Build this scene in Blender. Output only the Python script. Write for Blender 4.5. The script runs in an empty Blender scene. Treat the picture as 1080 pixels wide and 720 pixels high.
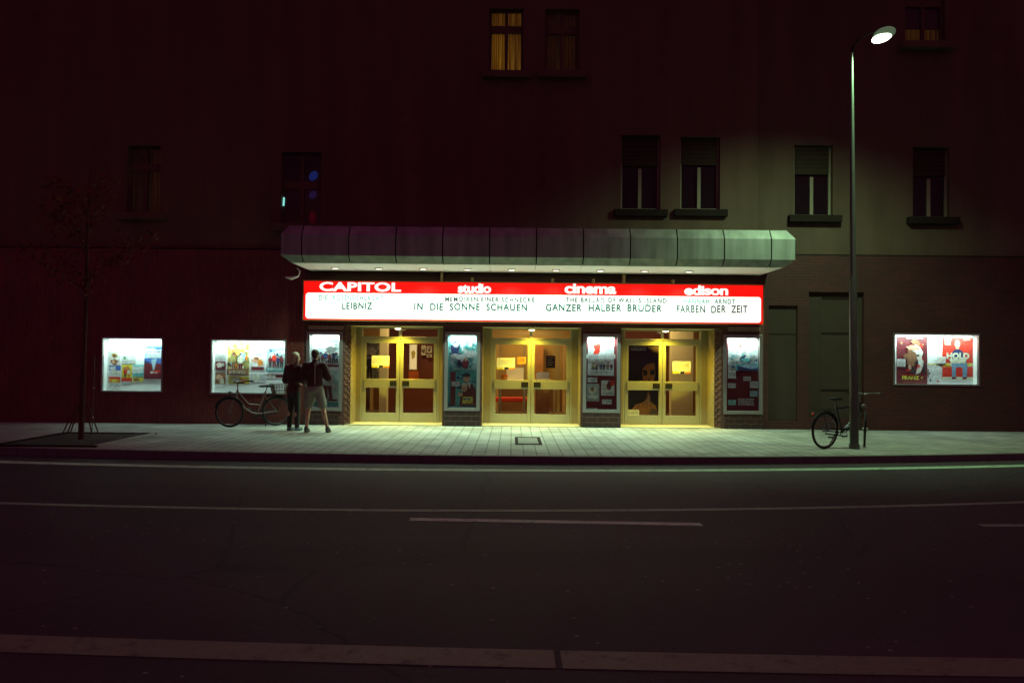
import bpy, math, random
from mathutils import Vector, Matrix
R = math.radians
random.seed(7)
S = bpy.context.scene
COL = S.collection

# ------------------------------------------------------------------ camera
FPX, CX, CY = 900.0, 540.0, 360.0            # 30 mm lens on a 36 mm frame
EYE = Vector((0, 0, 1.64))
CROT = Matrix.Rotation(R(90 + 1.08), 3, 'X') @ Matrix.Rotation(0.0098, 3, 'Z')
cd = bpy.data.cameras.new('camera'); cam = bpy.data.objects.new('camera', cd); COL.objects.link(cam)
cd.lens = 30; cd.sensor_width = 36; cd.clip_start = 0.05; cd.clip_end = 500
cam.matrix_world = Matrix.Translation(EYE) @ CROT.to_4x4()
S.camera = cam

# ------------------------------------------------------------------ night sky, exposure
w = bpy.data.worlds.new('World'); S.world = w; w.use_nodes = True
wn = w.node_tree.nodes; wl = w.node_tree.links; wn.clear()
wo = wn.new('ShaderNodeOutputWorld'); bg = wn.new('ShaderNodeBackground')
bg.inputs['Color'].default_value = (1.0, 0.20, 0.50, 1)      # dim night sky, tinted reddish as added fill to lift the darks
bg.inputs['Strength'].default_value = 0.125
wl.new(bg.outputs[0], wo.inputs['Surface'])
S.view_settings.view_transform = 'Standard'; S.view_settings.look = 'None'
S.view_settings.exposure = 0.0; S.view_settings.gamma = 1.0; S.view_settings.use_curve_mapping = False
S.cycles.use_denoising = True; S.cycles.denoiser = 'OPENIMAGEDENOISE'; S.cycles.denoising_prefilter = 'ACCURATE'; S.cycles.denoising_input_passes = 'RGB_ALBEDO_NORMAL'
S.cycles.adaptive_threshold = 0.004
S.cycles.max_bounces = 8; S.cycles.transparent_max_bounces = 12
S.cycles.sample_clamp_indirect = 4.0
S.cycles.caustics_reflective = False; S.cycles.caustics_refractive = False

# brightness of the lamps the place has
E_WHITE, E_RED = 1.15, 1.0        # sign box faces
W_DOWN, W_ENTRY, W_CASE, W_STREET, W_LOBBY = 250.0, 30.0, 12.0, 1300.0, 46.0

# ------------------------------------------------------------------ measuring helpers
def P(x, y, Y):
    d = CROT @ Vector(((x - CX) / FPX, (CY - y) / FPX, -1))
    return EYE + d * (Y / d.y)
def G(x, y, z=0.0):
    d = CROT @ Vector(((x - CX) / FPX, (CY - y) / FPX, -1))
    return EYE + d * ((z - EYE.z) / d.z)
def rect(x0, x1, y0, y1, Y):
    a = P(x0, (y0 + y1) / 2, Y); b = P(x1, (y0 + y1) / 2, Y)
    t = P((x0 + x1) / 2, y0, Y); o = P((x0 + x1) / 2, y1, Y)
    return (a.x, b.x, o.z, t.z)              # X0, X1, Z0, Z1

# ------------------------------------------------------------------ materials
MATS = {}
def mat(name, col, rough=0.6, metal=0.0, var=0.25, scale=6.0, bump=0.0, emit=0.0, spec=0.5):
    if name in MATS: return MATS[name]
    m = bpy.data.materials.new(name); m.use_nodes = True
    nt = m.node_tree; b = nt.nodes['Principled BSDF']
    b.inputs['Roughness'].default_value = rough; b.inputs['Metallic'].default_value = metal
    b.inputs['Specular IOR Level'].default_value = spec
    tc = nt.nodes.new('ShaderNodeTexCoord'); n = nt.nodes.new('ShaderNodeTexNoise')
    n.inputs['Scale'].default_value = scale; n.inputs['Detail'].default_value = 6
    nt.links.new(tc.outputs['Object'], n.inputs['Vector'])
    mx = nt.nodes.new('ShaderNodeMix'); mx.data_type = 'RGBA'
    c = Vector(col[:3])
    mx.inputs[6].default_value = (*(c * (1 - var)), 1)
    mx.inputs[7].default_value = (*[min(1, v) for v in c * (1 + var)], 1)
    nt.links.new(n.outputs['Fac'], mx.inputs[0])
    nt.links.new(mx.outputs[2], b.inputs['Base Color'])
    if emit:
        b.inputs['Emission Strength'].default_value = emit
        b.inputs['Emission Color'].default_value = (*col[:3], 1)
    if bump:
        bp = nt.nodes.new('ShaderNodeBump'); bp.inputs['Strength'].default_value = bump
        bp.inputs['Distance'].default_value = 0.01
        nt.links.new(n.outputs['Fac'], bp.inputs['Height']); nt.links.new(bp.outputs[0], b.inputs['Normal'])
    MATS[name] = m
    return m
def glow(name, col, strength):
    if name in MATS: return MATS[name]
    m = bpy.data.materials.new(name); m.use_nodes = True
    b = m.node_tree.nodes['Principled BSDF']
    b.inputs['Base Color'].default_value = (*[min(1, v * 0.6) for v in col], 1)
    b.inputs['Roughness'].default_value = 0.3
    b.inputs['Emission Color'].default_value = (*col, 1); b.inputs['Emission Strength'].default_value = strength
    MATS[name] = m
    return m
def brick_mat(name, c1, c2, mortar, bw, bh, order='xz', rough=0.5, msize=0.012, bump=0.5, offset=0.5, dirt=0.35):
    m = bpy.data.materials.new(name); m.use_nodes = True; MATS[name] = m
    nt = m.node_tree; b = nt.nodes['Principled BSDF']; b.inputs['Roughness'].default_value = rough
    tc = nt.nodes.new('ShaderNodeTexCoord'); sp = nt.nodes.new('ShaderNodeSeparateXYZ'); cb = nt.nodes.new('ShaderNodeCombineXYZ')
    nt.links.new(tc.outputs['Object'], sp.inputs[0])
    add = nt.nodes.new('ShaderNodeMath'); add.operation = 'ADD'
    nt.links.new(sp.outputs['X'], add.inputs[0]); nt.links.new(sp.outputs['Y'], add.inputs[1])
    src = {'x': add.outputs[0], 'z': sp.outputs['Z'], 'X': sp.outputs['X'], 'Y': sp.outputs['Y']}
    nt.links.new(src[order[0]], cb.inputs[0]); nt.links.new(src[order[1]], cb.inputs[1])
    bt = nt.nodes.new('ShaderNodeTexBrick')
    bt.inputs['Color1'].default_value = (*c1, 1); bt.inputs['Color2'].default_value = (*c2, 1); bt.inputs['Mortar'].default_value = (*mortar, 1)
    bt.inputs['Scale'].default_value = 1.0; bt.inputs['Mortar Size'].default_value = msize
    bt.inputs['Brick Width'].default_value = bw; bt.inputs['Row Height'].default_value = bh; bt.offset = offset
    nt.links.new(cb.outputs[0], bt.inputs['Vector'])
    n = nt.nodes.new('ShaderNodeTexNoise'); n.inputs['Scale'].default_value = 1.3; n.inputs['Detail'].default_value = 8
    nt.links.new(tc.outputs['Object'], n.inputs['Vector'])
    mr = nt.nodes.new('ShaderNodeMapRange'); mr.inputs['From Min'].default_value = 0.3; mr.inputs['From Max'].default_value = 0.7
    mr.inputs['To Min'].default_value = 1 - dirt; mr.inputs['To Max'].default_value = 1.0
    nt.links.new(n.outputs['Fac'], mr.inputs['Value'])
    mx = nt.nodes.new('ShaderNodeMix'); mx.data_type = 'RGBA'; mx.blend_type = 'MULTIPLY'; mx.inputs[0].default_value = 1.0
    nt.links.new(bt.outputs['Color'], mx.inputs[6]); nt.links.new(mr.outputs[0], mx.inputs[7])
    nt.links.new(mx.outputs[2], b.inputs['Base Color'])
    bp = nt.nodes.new('ShaderNodeBump'); bp.invert = True; bp.inputs['Strength'].default_value = bump; bp.inputs['Distance'].default_value = 0.008
    nt.links.new(bt.outputs['Fac'], bp.inputs['Height']); nt.links.new(bp.outputs[0], b.inputs['Normal'])
    return m
def glass_mat(name, tint=(0.95, 0.97, 0.95), refl=0.08):
    m = bpy.data.materials.new(name); m.use_nodes = True; MATS[name] = m
    nt = m.node_tree; nt.nodes.clear()
    o = nt.nodes.new('ShaderNodeOutputMaterial'); t = nt.nodes.new('ShaderNodeBsdfTransparent'); g = nt.nodes.new('ShaderNodeBsdfGlossy')
    t.inputs['Color'].default_value = (*tint, 1); g.inputs['Roughness'].default_value = 0.03
    f = nt.nodes.new('ShaderNodeFresnel'); f.inputs['IOR'].default_value = 1.45
    mx = nt.nodes.new('ShaderNodeMixShader')
    nt.links.new(f.outputs[0], mx.inputs[0]); nt.links.new(t.outputs[0], mx.inputs[1]); nt.links.new(g.outputs[0], mx.inputs[2])
    nt.links.new(mx.outputs[0], o.inputs['Surface'])
    return m
def print_mat(name, cols, scale=5.0, rough=0.45, seedv=0.0, stretch=(1, 1, 1)):
    """printed picture: soft areas of a few inks"""
    m = bpy.data.materials.new(name); m.use_nodes = True; MATS[name] = m
    nt = m.node_tree; b = nt.nodes['Principled BSDF']; b.inputs['Roughness'].default_value = rough
    tc = nt.nodes.new('ShaderNodeTexCoord'); mp = nt.nodes.new('ShaderNodeMapping')
    mp.inputs['Location'].default_value = (seedv, seedv * 2, seedv * 3); mp.inputs['Scale'].default_value = stretch
    n = nt.nodes.new('ShaderNodeTexNoise'); n.inputs['Scale'].default_value = scale; n.inputs['Detail'].default_value = 5; n.inputs['Distortion'].default_value = 0.6
    nt.links.new(tc.outputs['Object'], mp.inputs[0]); nt.links.new(mp.outputs[0], n.inputs['Vector'])
    cr = nt.nodes.new('ShaderNodeValToRGB'); k = len(cols)
    while len(cr.color_ramp.elements) < k: cr.color_ramp.elements.new(0.5)
    for i, c in enumerate(cols):
        e = cr.color_ramp.elements[i]; e.position = 0.30 + 0.40 * i / max(1, k - 1); e.color = (*c, 1)
    nt.links.new(n.outputs['Fac'], cr.inputs[0]); nt.links.new(cr.outputs[0], b.inputs['Base Color'])
    return m

# ------------------------------------------------------------------ mesh builder
class MB:
    def __init__(s): s.v = []; s.f = []; s.m = []; s.sm = []
    def add(s, vs, fs, mi=0, smooth=False):
        o = len(s.v); s.v += [Vector(p) for p in vs]
        for f in fs: s.f.append([i + o for i in f]); s.m.append(mi); s.sm.append(smooth)
        return s
    def box(s, x0, x1, y0, y1, z0, z1, mi=0):
        vs = [(x0,y0,z0),(x1,y0,z0),(x1,y1,z0),(x0,y1,z0),(x0,y0,z1),(x1,y0,z1),(x1,y1,z1),(x0,y1,z1)]
        return s.add(vs, [(0,3,2,1),(4,5,6,7),(0,1,5,4),(1,2,6,5),(2,3,7,6),(3,0,4,7)], mi)
    def quad(s, a, b, c, d, mi=0): return s.add([a, b, c, d], [(0, 1, 2, 3)], mi)
    def tube(s, pts, r, n=8, mi=0, cap=True, closed=False):
        pts = [Vector(p) for p in pts]; k = len(pts)
        rs = r if isinstance(r, (list, tuple)) else [r] * k
        rings = []; up = None
        for i, p in enumerate(pts):
            if closed: t = pts[(i + 1) % k] - pts[i - 1]
            else: t = pts[min(i + 1, k - 1)] - pts[max(i - 1, 0)]
            t.normalize()
            if up is None:
                a = Vector((0, 0, 1)) if abs(t.z) < 0.9 else Vector((1, 0, 0))
                up = (a - t * a.dot(t)).normalized()
            else:
                up = up - t * up.dot(t)
                if up.length < 1e-5: up = t.orthogonal()
                up.normalize()
            sd = t.cross(up)
            rings.append([p + (up * math.cos(q) + sd * math.sin(q)) * rs[i] for q in [2 * math.pi * j / n for j in range(n)]])
        vs = [q for ring in rings for q in ring]; fs = []
        for i in range(k if closed else k - 1):
            i2 = (i + 1) % k
            for j in range(n): fs.append((i * n + j, i * n + (j + 1) % n, i2 * n + (j + 1) % n, i2 * n + j))
        s.add(vs, fs, mi, True)
        if cap and not closed:
            s.add(rings[0], [tuple(range(n))[::-1]], mi); s.add(rings[-1], [tuple(range(n))], mi)
        return s
    def ring(s, c, rad, r, axis='y', n=28, m=8, mi=0, a0=0, a1=360):
        c = Vector(c); full = abs(a1 - a0) >= 360; pts = []
        k = n if full else n + 1
        for i in range(k):
            a = R(a0 + (a1 - a0) * i / n)
            d = {'y': (math.cos(a), 0, math.sin(a)), 'z': (math.cos(a), math.sin(a), 0), 'x': (0, math.cos(a), math.sin(a))}[axis]
            pts.append(c + Vector(d) * rad)
        return s.tube(pts, r, m, mi, closed=full)
    def ell(s, c, rx, ry, rz, n=14, m=9, mi=0, rot=None):
        c = Vector(c); vs = []; fs = []
        for i in range(m + 1):
            t = math.pi * i / m
            for j in range(n):
                p = 2 * math.pi * j / n
                q = Vector((rx * math.sin(t) * math.cos(p), ry * math.sin(t) * math.sin(p), rz * math.cos(t)))
                if rot: q = rot @ q
                vs.append(c + q)
        for i in range(m):
            for j in range(n): fs.append((i*n+j, (i+1)*n+j, (i+1)*n+(j+1)%n, i*n+(j+1)%n))
        return s.add(vs, fs, mi, True)
    def prism(s, poly, y0, y1, mi=0):
        """polygon of (x, z), front at y0, back at y1"""
        k = len(poly)
        vs = [(x, y0, z) for x, z in poly] + [(x, y1, z) for x, z in poly]
        fs = [tuple(range(k)), tuple(range(2*k-1, k-1, -1))] + [(i, i + k, (i+1) % k + k, (i+1) % k) for i in range(k)]
        return s.add(vs, fs, mi)
    def build(s, name, mats, parent=None, local=False, bevel=0.0):
        if not isinstance(mats, (list, tuple)): mats = [mats]
        off = Vector((0, 0, 0))
        if parent is not None and not local: off = wloc(parent)
        me = bpy.data.meshes.new(name)
        me.from_pydata([tuple(p - off) for p in s.v], [], s.f)
        for m in mats: me.materials.append(m)
        me.polygons.foreach_set('material_index', s.m); me.polygons.foreach_set('use_smooth', s.sm)
        me.update()
        o = bpy.data.objects.new(name, me); COL.objects.link(o)
        if parent is not None: o.parent = parent
        if bevel:
            bv = o.modifiers.new('bevel', 'BEVEL'); bv.width = bevel; bv.segments = 2; bv.limit_method = 'ANGLE'
        return o
def wloc(o):
    v = Vector(o.location)
    while o.parent: o = o.parent; v += Vector(o.location)
    return v
def box(name, x0, x1, y0, y1, z0, z1, m, parent=None, bevel=0.0):
    return MB().box(x0, x1, y0, y1, z0, z1).build(name, m, parent, bevel=bevel)
def tag(o, label=None, cat=None, group=None, kind=None):
    if label: o['label'] = label
    if cat: o['category'] = cat
    if group: o['group'] = group
    if kind: o['kind'] = kind
    return o
def thing(name, loc, label, cat, group=None, rz=0.0):
    o = bpy.data.objects.new(name, None); COL.objects.link(o); o.location = loc; o.rotation_euler = (0, 0, rz)
    o.empty_display_size = 0.2
    return tag(o, label, cat, group)
def lamp(name, kind, loc, energy, col, parent=None, rot=(0, 0, 0), **kw):
    d = bpy.data.lights.new(name, kind); d.energy = energy; d.color = col
    for k, v in kw.items(): setattr(d, k, v)
    o = bpy.data.objects.new(name, d); COL.objects.link(o)
    if parent is not None: o.parent = parent; loc = Vector(loc) - wloc(parent)
    o.location = loc; o.rotation_euler = rot
    return o
def remesh(mb, vox=0.012, smooth=4):
    """fuse overlapping volumes into one continuous skin"""
    me = bpy.data.meshes.new('tmp'); me.from_pydata([tuple(p) for p in mb.v], [], mb.f); me.update()
    o = bpy.data.objects.new('tmp', me); COL.objects.link(o)
    r = o.modifiers.new('r', 'REMESH'); r.mode = 'VOXEL'; r.voxel_size = vox
    sm = o.modifiers.new('s', 'SMOOTH'); sm.iterations = smooth; sm.factor = 0.5
    dg = bpy.context.evaluated_depsgraph_get(); dg.update()
    out = bpy.data.meshes.new_from_object(o.evaluated_get(dg))
    bpy.data.objects.remove(o)
    nb = MB(); nb.v = [v.co.copy() for v in out.vertices]; nb.f = [list(p.vertices) for p in out.polygons]
    nb.m = [0] * len(nb.f); nb.sm = [True] * len(nb.f)
    return nb

def text_mesh(s, bold=0.0, space=1.0):
    c = bpy.data.curves.new('txt', 'FONT'); c.body = s; c.size = 1; c.offset = bold; c.space_character = space
    c.resolution_u = 6
    o = bpy.data.objects.new('txt', c); COL.objects.link(o)
    dg = bpy.context.evaluated_depsgraph_get(); dg.update()
    me = bpy.data.meshes.new_from_object(o.evaluated_get(dg))
    vs = [v.co.copy() for v in me.vertices]; fs = [list(p.vertices) for p in me.polygons]
    bpy.data.objects.remove(o)
    return vs, fs
def add_text(mb, s, X0, X1, Z0, Z1, Y, bold=0.0, space=1.0, mi=0, sag=0.0):
    vs, fs = text_mesh(s, bold, space)
    if sag:
        rj = random.Random(s); par = list(range(len(vs)))
        def fd(i):
            while par[i] != i: par[i] = par[par[i]]; i = par[i]
            return i
        for f in fs:
            for i in f[1:]: par[fd(i)] = fd(f[0])
        gr = {}
        for i in range(len(vs)): gr.setdefault(fd(i), []).append(i)
        for ids in gr.values():
            dx, dy, an = rj.gauss(0, sag * .5), rj.gauss(0, sag * .6), rj.gauss(0, sag * .7); c = sum((vs[i] for i in ids), Vector()) / len(ids)
            for i in ids: q = vs[i] - c; vs[i] = c + Vector((q.x - an * q.y + dx, q.y + an * q.x + dy, 0))
    ax = min(v.x for v in vs); bx = max(v.x for v in vs); ay = min(v.y for v in vs); by = max(v.y for v in vs)
    mb.add([(X0 + (v.x - ax) / (bx - ax) * (X1 - X0), Y, Z0 + (v.y - ay) / (by - ay) * (Z1 - Z0)) for v in vs], fs, mi)
    return mb

# ------------------------------------------------------------------ palette
YW = 20.30                       # front of the ground floor wall
YD = 21.15                       # plane of the doors
M = {}
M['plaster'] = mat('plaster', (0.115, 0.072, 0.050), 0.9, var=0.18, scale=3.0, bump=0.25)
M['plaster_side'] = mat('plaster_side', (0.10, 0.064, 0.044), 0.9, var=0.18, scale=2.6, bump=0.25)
M['tile'] = brick_mat('small_red_tile', (0.15, 0.030, 0.024), (0.20, 0.045, 0.032), (0.06, 0.018, 0.015), 0.24, 0.065, 'zx', 0.38, 0.006)
M['brick'] = brick_mat('brown_brick', (0.14, 0.045, 0.03), (0.10, 0.035, 0.025), (0.055, 0.03, 0.024), 0.24, 0.071, 'xz', 0.6, 0.008)
M['wing'] = brick_mat('dark_wing_brick', (0.085, 0.014, 0.012), (0.06, 0.012, 0.010), (0.028, 0.011, 0.010), 0.24, 0.071, 'xz', 0.7, 0.008)
M['plinth'] = brick_mat('dark_brick', (0.028, 0.010, 0.010), (0.04, 0.015, 0.012), (0.13, 0.06, 0.035), 0.25, 0.125, 'xz', 0.35, 0.006, offset=0.5)
M['alu'] = mat('yellow_lit_aluminium', (0.40, 0.39, 0.25), 0.42, 0.55, var=0.08, scale=14)  # yellow of the bay lamps is tinted into the aluminium colour
M['alu_dark'] = mat('grey_aluminium', (0.30, 0.28, 0.27), 0.4, 0.7, var=0.1)
M['panel_metal'] = mat('canopy_sheet_metal', (0.26, 0.285, 0.26), 0.5, 0.15, var=0.22, scale=2.2, bump=0.05)
M['soffit'] = mat('white_soffit', (0.88, 0.92, 0.86), 0.6, var=0.05)
M['black'] = mat('black_rubber', (0.012, 0.011, 0.012), 0.6, spec=0.25)
M['dark'] = mat('dark_void', (0.010, 0.008, 0.009), 0.9, spec=0.0)
M['white'] = mat('white_board', (0.78, 0.80, 0.78), 0.55, var=0.05)
M['paper'] = mat('paper', (0.78, 0.78, 0.72), 0.7, var=0.06)
M['glass'] = glass_mat('clear_glass')
M['frame_dark'] = mat('window_paint', (0.24, 0.21, 0.15), 0.6, var=0.15)
def streaks(m, lo=0.8, hi=1.12, sc=(2.2, 2.2, 0.25)):
    nt = m.node_tree; b = nt.nodes['Principled BSDF']; src = b.inputs['Base Color'].links[0].from_socket
    tc = [n for n in nt.nodes if n.type == 'TEX_COORD'][0]; mp = nt.nodes.new('ShaderNodeMapping'); mp.inputs['Scale'].default_value = sc
    n = nt.nodes.new('ShaderNodeTexNoise'); n.inputs['Scale'].default_value = 1.0; n.inputs['Detail'].default_value = 9
    nt.links.new(tc.outputs['Object'], mp.inputs[0]); nt.links.new(mp.outputs[0], n.inputs['Vector'])
    r = nt.nodes.new('ShaderNodeMapRange'); r.inputs['From Min'].default_value = 0.3; r.inputs['From Max'].default_value = 0.7; r.inputs['To Min'].default_value = lo; r.inputs['To Max'].default_value = hi
    nt.links.new(n.outputs['Fac'], r.inputs['Value'])
    x = nt.nodes.new('ShaderNodeMix'); x.data_type = 'RGBA'; x.blend_type = 'MULTIPLY'; x.inputs[0].default_value = 1
    nt.links.new(src, x.inputs[6]); nt.links.new(r.outputs[0], x.inputs[7]); nt.links.new(x.outputs[2], b.inputs['Base Color'])
for k_ in ('plaster', 'plaster_side'): streaks(M[k_])
streaks(M['panel_metal'], 0.7, 1.2, (5, 5, 0.6))
M['sill'] = mat('dark_stone', (0.022, 0.015, 0.014), 0.9, var=0.2, bump=0.2, spec=0.1)

# ------------------------------------------------------------------ ground
def kerbY(X):                       # the kerb bends gently away at both sides
    return 14.19 + (0.0075 if X < 0 else 0.0143) * X * X if abs(X) < 9.5 else kerbY(math.copysign(9.49, X)) + (abs(X) - 9.49) * 0.17
xs = [-60, -40, -28, -20, -15] + [x * 0.5 for x in range(-24, 25)] + [15, 20, 28, 40, 60]
M['asphalt'] = mat('asphalt', (0.038, 0.033, 0.035), 0.78, var=0.6, scale=38, bump=0.5)
nt = M['asphalt'].node_tree          # broad worn patches and lanes under the grain
mixn = [n for n in nt.nodes if n.type == 'MIX'][0]
tcn = [n for n in nt.nodes if n.type == 'TEX_COORD'][0]
n2 = nt.nodes.new('ShaderNodeTexNoise'); n2.inputs['Scale'].default_value = 0.35; n2.inputs['Detail'].default_value = 7
mp2 = nt.nodes.new('ShaderNodeMapping'); mp2.inputs['Scale'].default_value = (0.35, 1.6, 1)
nt.links.new(tcn.outputs['Object'], mp2.inputs[0]); nt.links.new(mp2.outputs[0], n2.inputs['Vector'])
mr2 = nt.nodes.new('ShaderNodeMapRange'); mr2.inputs['From Min'].default_value = 0.3; mr2.inputs['From Max'].default_value = 0.7
mr2.inputs['To Min'].default_value = 0.65; mr2.inputs['To Max'].default_value = 1.3
nt.links.new(n2.outputs['Fac'], mr2.inputs['Value'])
mm = nt.nodes.new('ShaderNodeMix'); mm.data_type = 'RGBA'; mm.blend_type = 'MULTIPLY'; mm.inputs[0].default_value = 1
nt.links.new(mixn.outputs[2], mm.inputs[6]); nt.links.new(mr2.outputs[0], mm.inputs[7])
vo = nt.nodes.new('ShaderNodeTexVoronoi'); vo.feature = 'DISTANCE_TO_EDGE'; vo.inputs['Scale'].default_value = 0.28
nw = nt.nodes.new('ShaderNodeTexNoise'); nw.inputs['Scale'].default_value = 1.6; nw.inputs['Detail'].default_value = 6
nt.links.new(tcn.outputs['Object'], nw.inputs['Vector'])
wv = nt.nodes.new('ShaderNodeMix'); wv.data_type = 'VECTOR'; wv.inputs[0].default_value = 0.22
nt.links.new(tcn.outputs['Object'], wv.inputs[4]); nt.links.new(nw.outputs['Color'], wv.inputs[5]); nt.links.new(wv.outputs[1], vo.inputs['Vector'])
cr_ = nt.nodes.new('ShaderNodeMapRange'); cr_.inputs['From Max'].default_value = 0.006; cr_.inputs['To Min'].default_value = 0.35; cr_.inputs['To Max'].default_value = 1.0
nt.links.new(vo.outputs['Distance'], cr_.inputs['Value'])
m3 = nt.nodes.new('ShaderNodeMix'); m3.data_type = 'RGBA'; m3.blend_type = 'MULTIPLY'; m3.inputs[0].default_value = 1
nt.links.new(mm.outputs[2], m3.inputs[6]); nt.links.new(cr_.outputs[0], m3.inputs[7])
vs_ = nt.nodes.new('ShaderNodeTexVoronoi'); vs_.inputs['Scale'].default_value = 9.0
nt.links.new(tcn.outputs['Object'], vs_.inputs['Vector'])
sr_ = nt.nodes.new('ShaderNodeMapRange'); sr_.inputs['From Min'].default_value = 0.10; sr_.inputs['From Max'].default_value = 0.16; sr_.inputs['To Min'].default_value = 1.0; sr_.inputs['To Max'].default_value = 0.0
nt.links.new(vs_.outputs['Distance'], sr_.inputs['Value'])
sc_n = nt.nodes.new('ShaderNodeSeparateColor'); nt.links.new(vs_.outputs['Color'], sc_n.inputs[0])
gt = nt.nodes.new('ShaderNodeMath'); gt.operation = 'GREATER_THAN'; gt.inputs[1].default_value = 0.86; nt.links.new(sc_n.outputs[0], gt.inputs[0])
ml = nt.nodes.new('ShaderNodeMath'); ml.operation = 'MULTIPLY'; nt.links.new(gt.outputs[0], ml.inputs[0]); nt.links.new(sr_.outputs[0], ml.inputs[1])
m4 = nt.nodes.new('ShaderNodeMix'); m4.data_type = 'RGBA'; m4.inputs[7].default_value = (0.22, 0.23, 0.20, 1)
nt.links.new(ml.outputs[0], m4.inputs[0]); nt.links.new(m3.outputs[2], m4.inputs[6])
nt.links.new(m4.outputs[2], nt.nodes['Principled BSDF'].inputs['Base Color'])

ZR = -0.12
g = MB(); g.quad((-250, -120, -0.2), (250, -120, -0.2), (250, 300, -0.2), (-250, 300, -0.2))
tag(g.build('ground', mat('earth', (0.05, 0.045, 0.04), 0.9)), 'dark ground under the street', None, None, 'structure')
g = MB(); g.quad((-60, -20, ZR), (60, -20, ZR), (60, 24, ZR), (-60, 24, ZR))
tag(g.build('road', M['asphalt']), 'dark asphalt road in front of the cinema', None, None, 'structure')
M['pave'] = brick_mat('pale_pavers', (0.42, 0.43, 0.39), (0.35, 0.37, 0.33), (0.15, 0.145, 0.125), 0.44, 0.22, 'YX', 0.75, 0.010, bump=0.35, dirt=0.3)
nt = M['pave'].node_tree; b_ = nt.nodes['Principled BSDF']; src_ = b_.inputs['Base Color'].links[0].from_socket
tc_ = [n for n in nt.nodes if n.type == 'TEX_COORD'][0]
v_ = nt.nodes.new('ShaderNodeTexVoronoi'); v_.inputs['Scale'].default_value = 2.6; nt.links.new(tc_.outputs['Object'], v_.inputs['Vector'])
r_ = nt.nodes.new('ShaderNodeMapRange'); r_.inputs['From Min'].default_value = 0.05; r_.inputs['From Max'].default_value = 0.085; r_.inputs['To Min'].default_value = 0.45; r_.inputs['To Max'].default_value = 1.0
nt.links.new(v_.outputs['Distance'], r_.inputs['Value'])
n_ = nt.nodes.new('ShaderNodeTexNoise'); n_.inputs['Scale'].default_value = 0.9; n_.inputs['Detail'].default_value = 10; n_.inputs['Roughness'].default_value = 0.7; nt.links.new(tc_.outputs['Object'], n_.inputs['Vector'])
q_ = nt.nodes.new('ShaderNodeMapRange'); q_.inputs['From Min'].default_value = 0.38; q_.inputs['From Max'].default_value = 0.58; q_.inputs['To Min'].default_value = 0.68; q_.inputs['To Max'].default_value = 1.05
nt.links.new(n_.outputs['Fac'], q_.inputs['Value'])
p_ = nt.nodes.new('ShaderNodeMath'); p_.operation = 'MULTIPLY'; nt.links.new(r_.outputs[0], p_.inputs[0]); nt.links.new(q_.outputs[0], p_.inputs[1])
x_ = nt.nodes.new('ShaderNodeMix'); x_.data_type = 'RGBA'; x_.blend_type = 'MULTIPLY'; x_.inputs[0].default_value = 1
nt.links.new(src_, x_.inputs[6]); nt.links.new(p_.outputs[0], x_.inputs[7]); nt.links.new(x_.outputs[2], b_.inputs['Base Color'])
M['kerbstone'] = mat('kerb_stone', (0.11, 0.11, 0.10), 0.8, var=0.25, scale=9, bump=0.2)
g = MB()
for a, b in zip(xs, xs[1:]):
    g.quad((a, kerbY(a) + 0.14, 0), (b, kerbY(b) + 0.14, 0), (b, 21.16, 0), (a, 21.16, 0))
tag(g.build('pavement', M['pave']), 'pale paved sidewalk in front of the cinema', None, None, 'structure')
g = MB()
for a, b in zip(xs, xs[1:]):
    for k in range(max(1, round((b - a) / 0.5))):
        n_ = max(1, round((b - a) / 0.5)); p = a + (b - a) * k / n_; q = a + (b - a) * (k + 1) / n_ - 0.008
        vs = [(p, kerbY(p), ZR - 0.05), (q, kerbY(q), ZR - 0.05), (q, kerbY(q) + 0.138, ZR - 0.05), (p, kerbY(p) + 0.138, ZR - 0.05),
              (p, kerbY(p) + 0.012, 0.004), (q, kerbY(q) + 0.012, 0.004), (q, kerbY(q) + 0.138, 0.004), (p, kerbY(p) + 0.138, 0.004)]
        g.add(vs, [(4,5,6,7),(0,1,5,4),(1,2,6,5),(3,0,4,7),(2,3,7,6)])
tag(g.build('kerb', M['kerbstone']), 'kerb stones along the sidewalk', None, None, 'structure')

def worn_paint(name, col, wear=0.45):
    m = mat(name, col, 0.65, var=0.3, scale=30)
    nt = m.node_tree; mx = [n for n in nt.nodes if n.type == 'MIX'][0]; tc = [n for n in nt.nodes if n.type == 'TEX_COORD'][0]
    a = nt.nodes.new('ShaderNodeTexNoise'); a.inputs['Scale'].default_value = 7; a.inputs['Detail'].default_value = 10; a.inputs['Roughness'].default_value = 0.75
    nt.links.new(tc.outputs['Object'], a.inputs['Vector'])
    r = nt.nodes.new('ShaderNodeMapRange'); r.inputs['From Min'].default_value = 0.53; r.inputs['From Max'].default_value = 0.66; r.inputs['To Max'].default_value = 0.85
    nt.links.new(a.outputs['Fac'], r.inputs['Value'])
    k = nt.nodes.new('ShaderNodeMix'); k.data_type = 'RGBA'; k.inputs[7].default_value = (0.05, 0.046, 0.046, 1)
    nt.links.new(r.outputs[0], k.inputs[0]); nt.links.new(mx.outputs[2], k.inputs[6]); nt.links.new(k.outputs[2], nt.nodes['Principled BSDF'].inputs['Base Color'])
    return m
M['line'] = worn_paint('green_lit_road_paint', (0.46, 0.74, 0.50))  # these road paints carry the green lamp light in their base colour
M['line_dim'] = worn_paint('green_lit_old_road_paint', (0.26, 0.44, 0.27))
M['kerbline'] = worn_paint('green_lit_strip_paint', (0.17, 0.26, 0.13))
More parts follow.
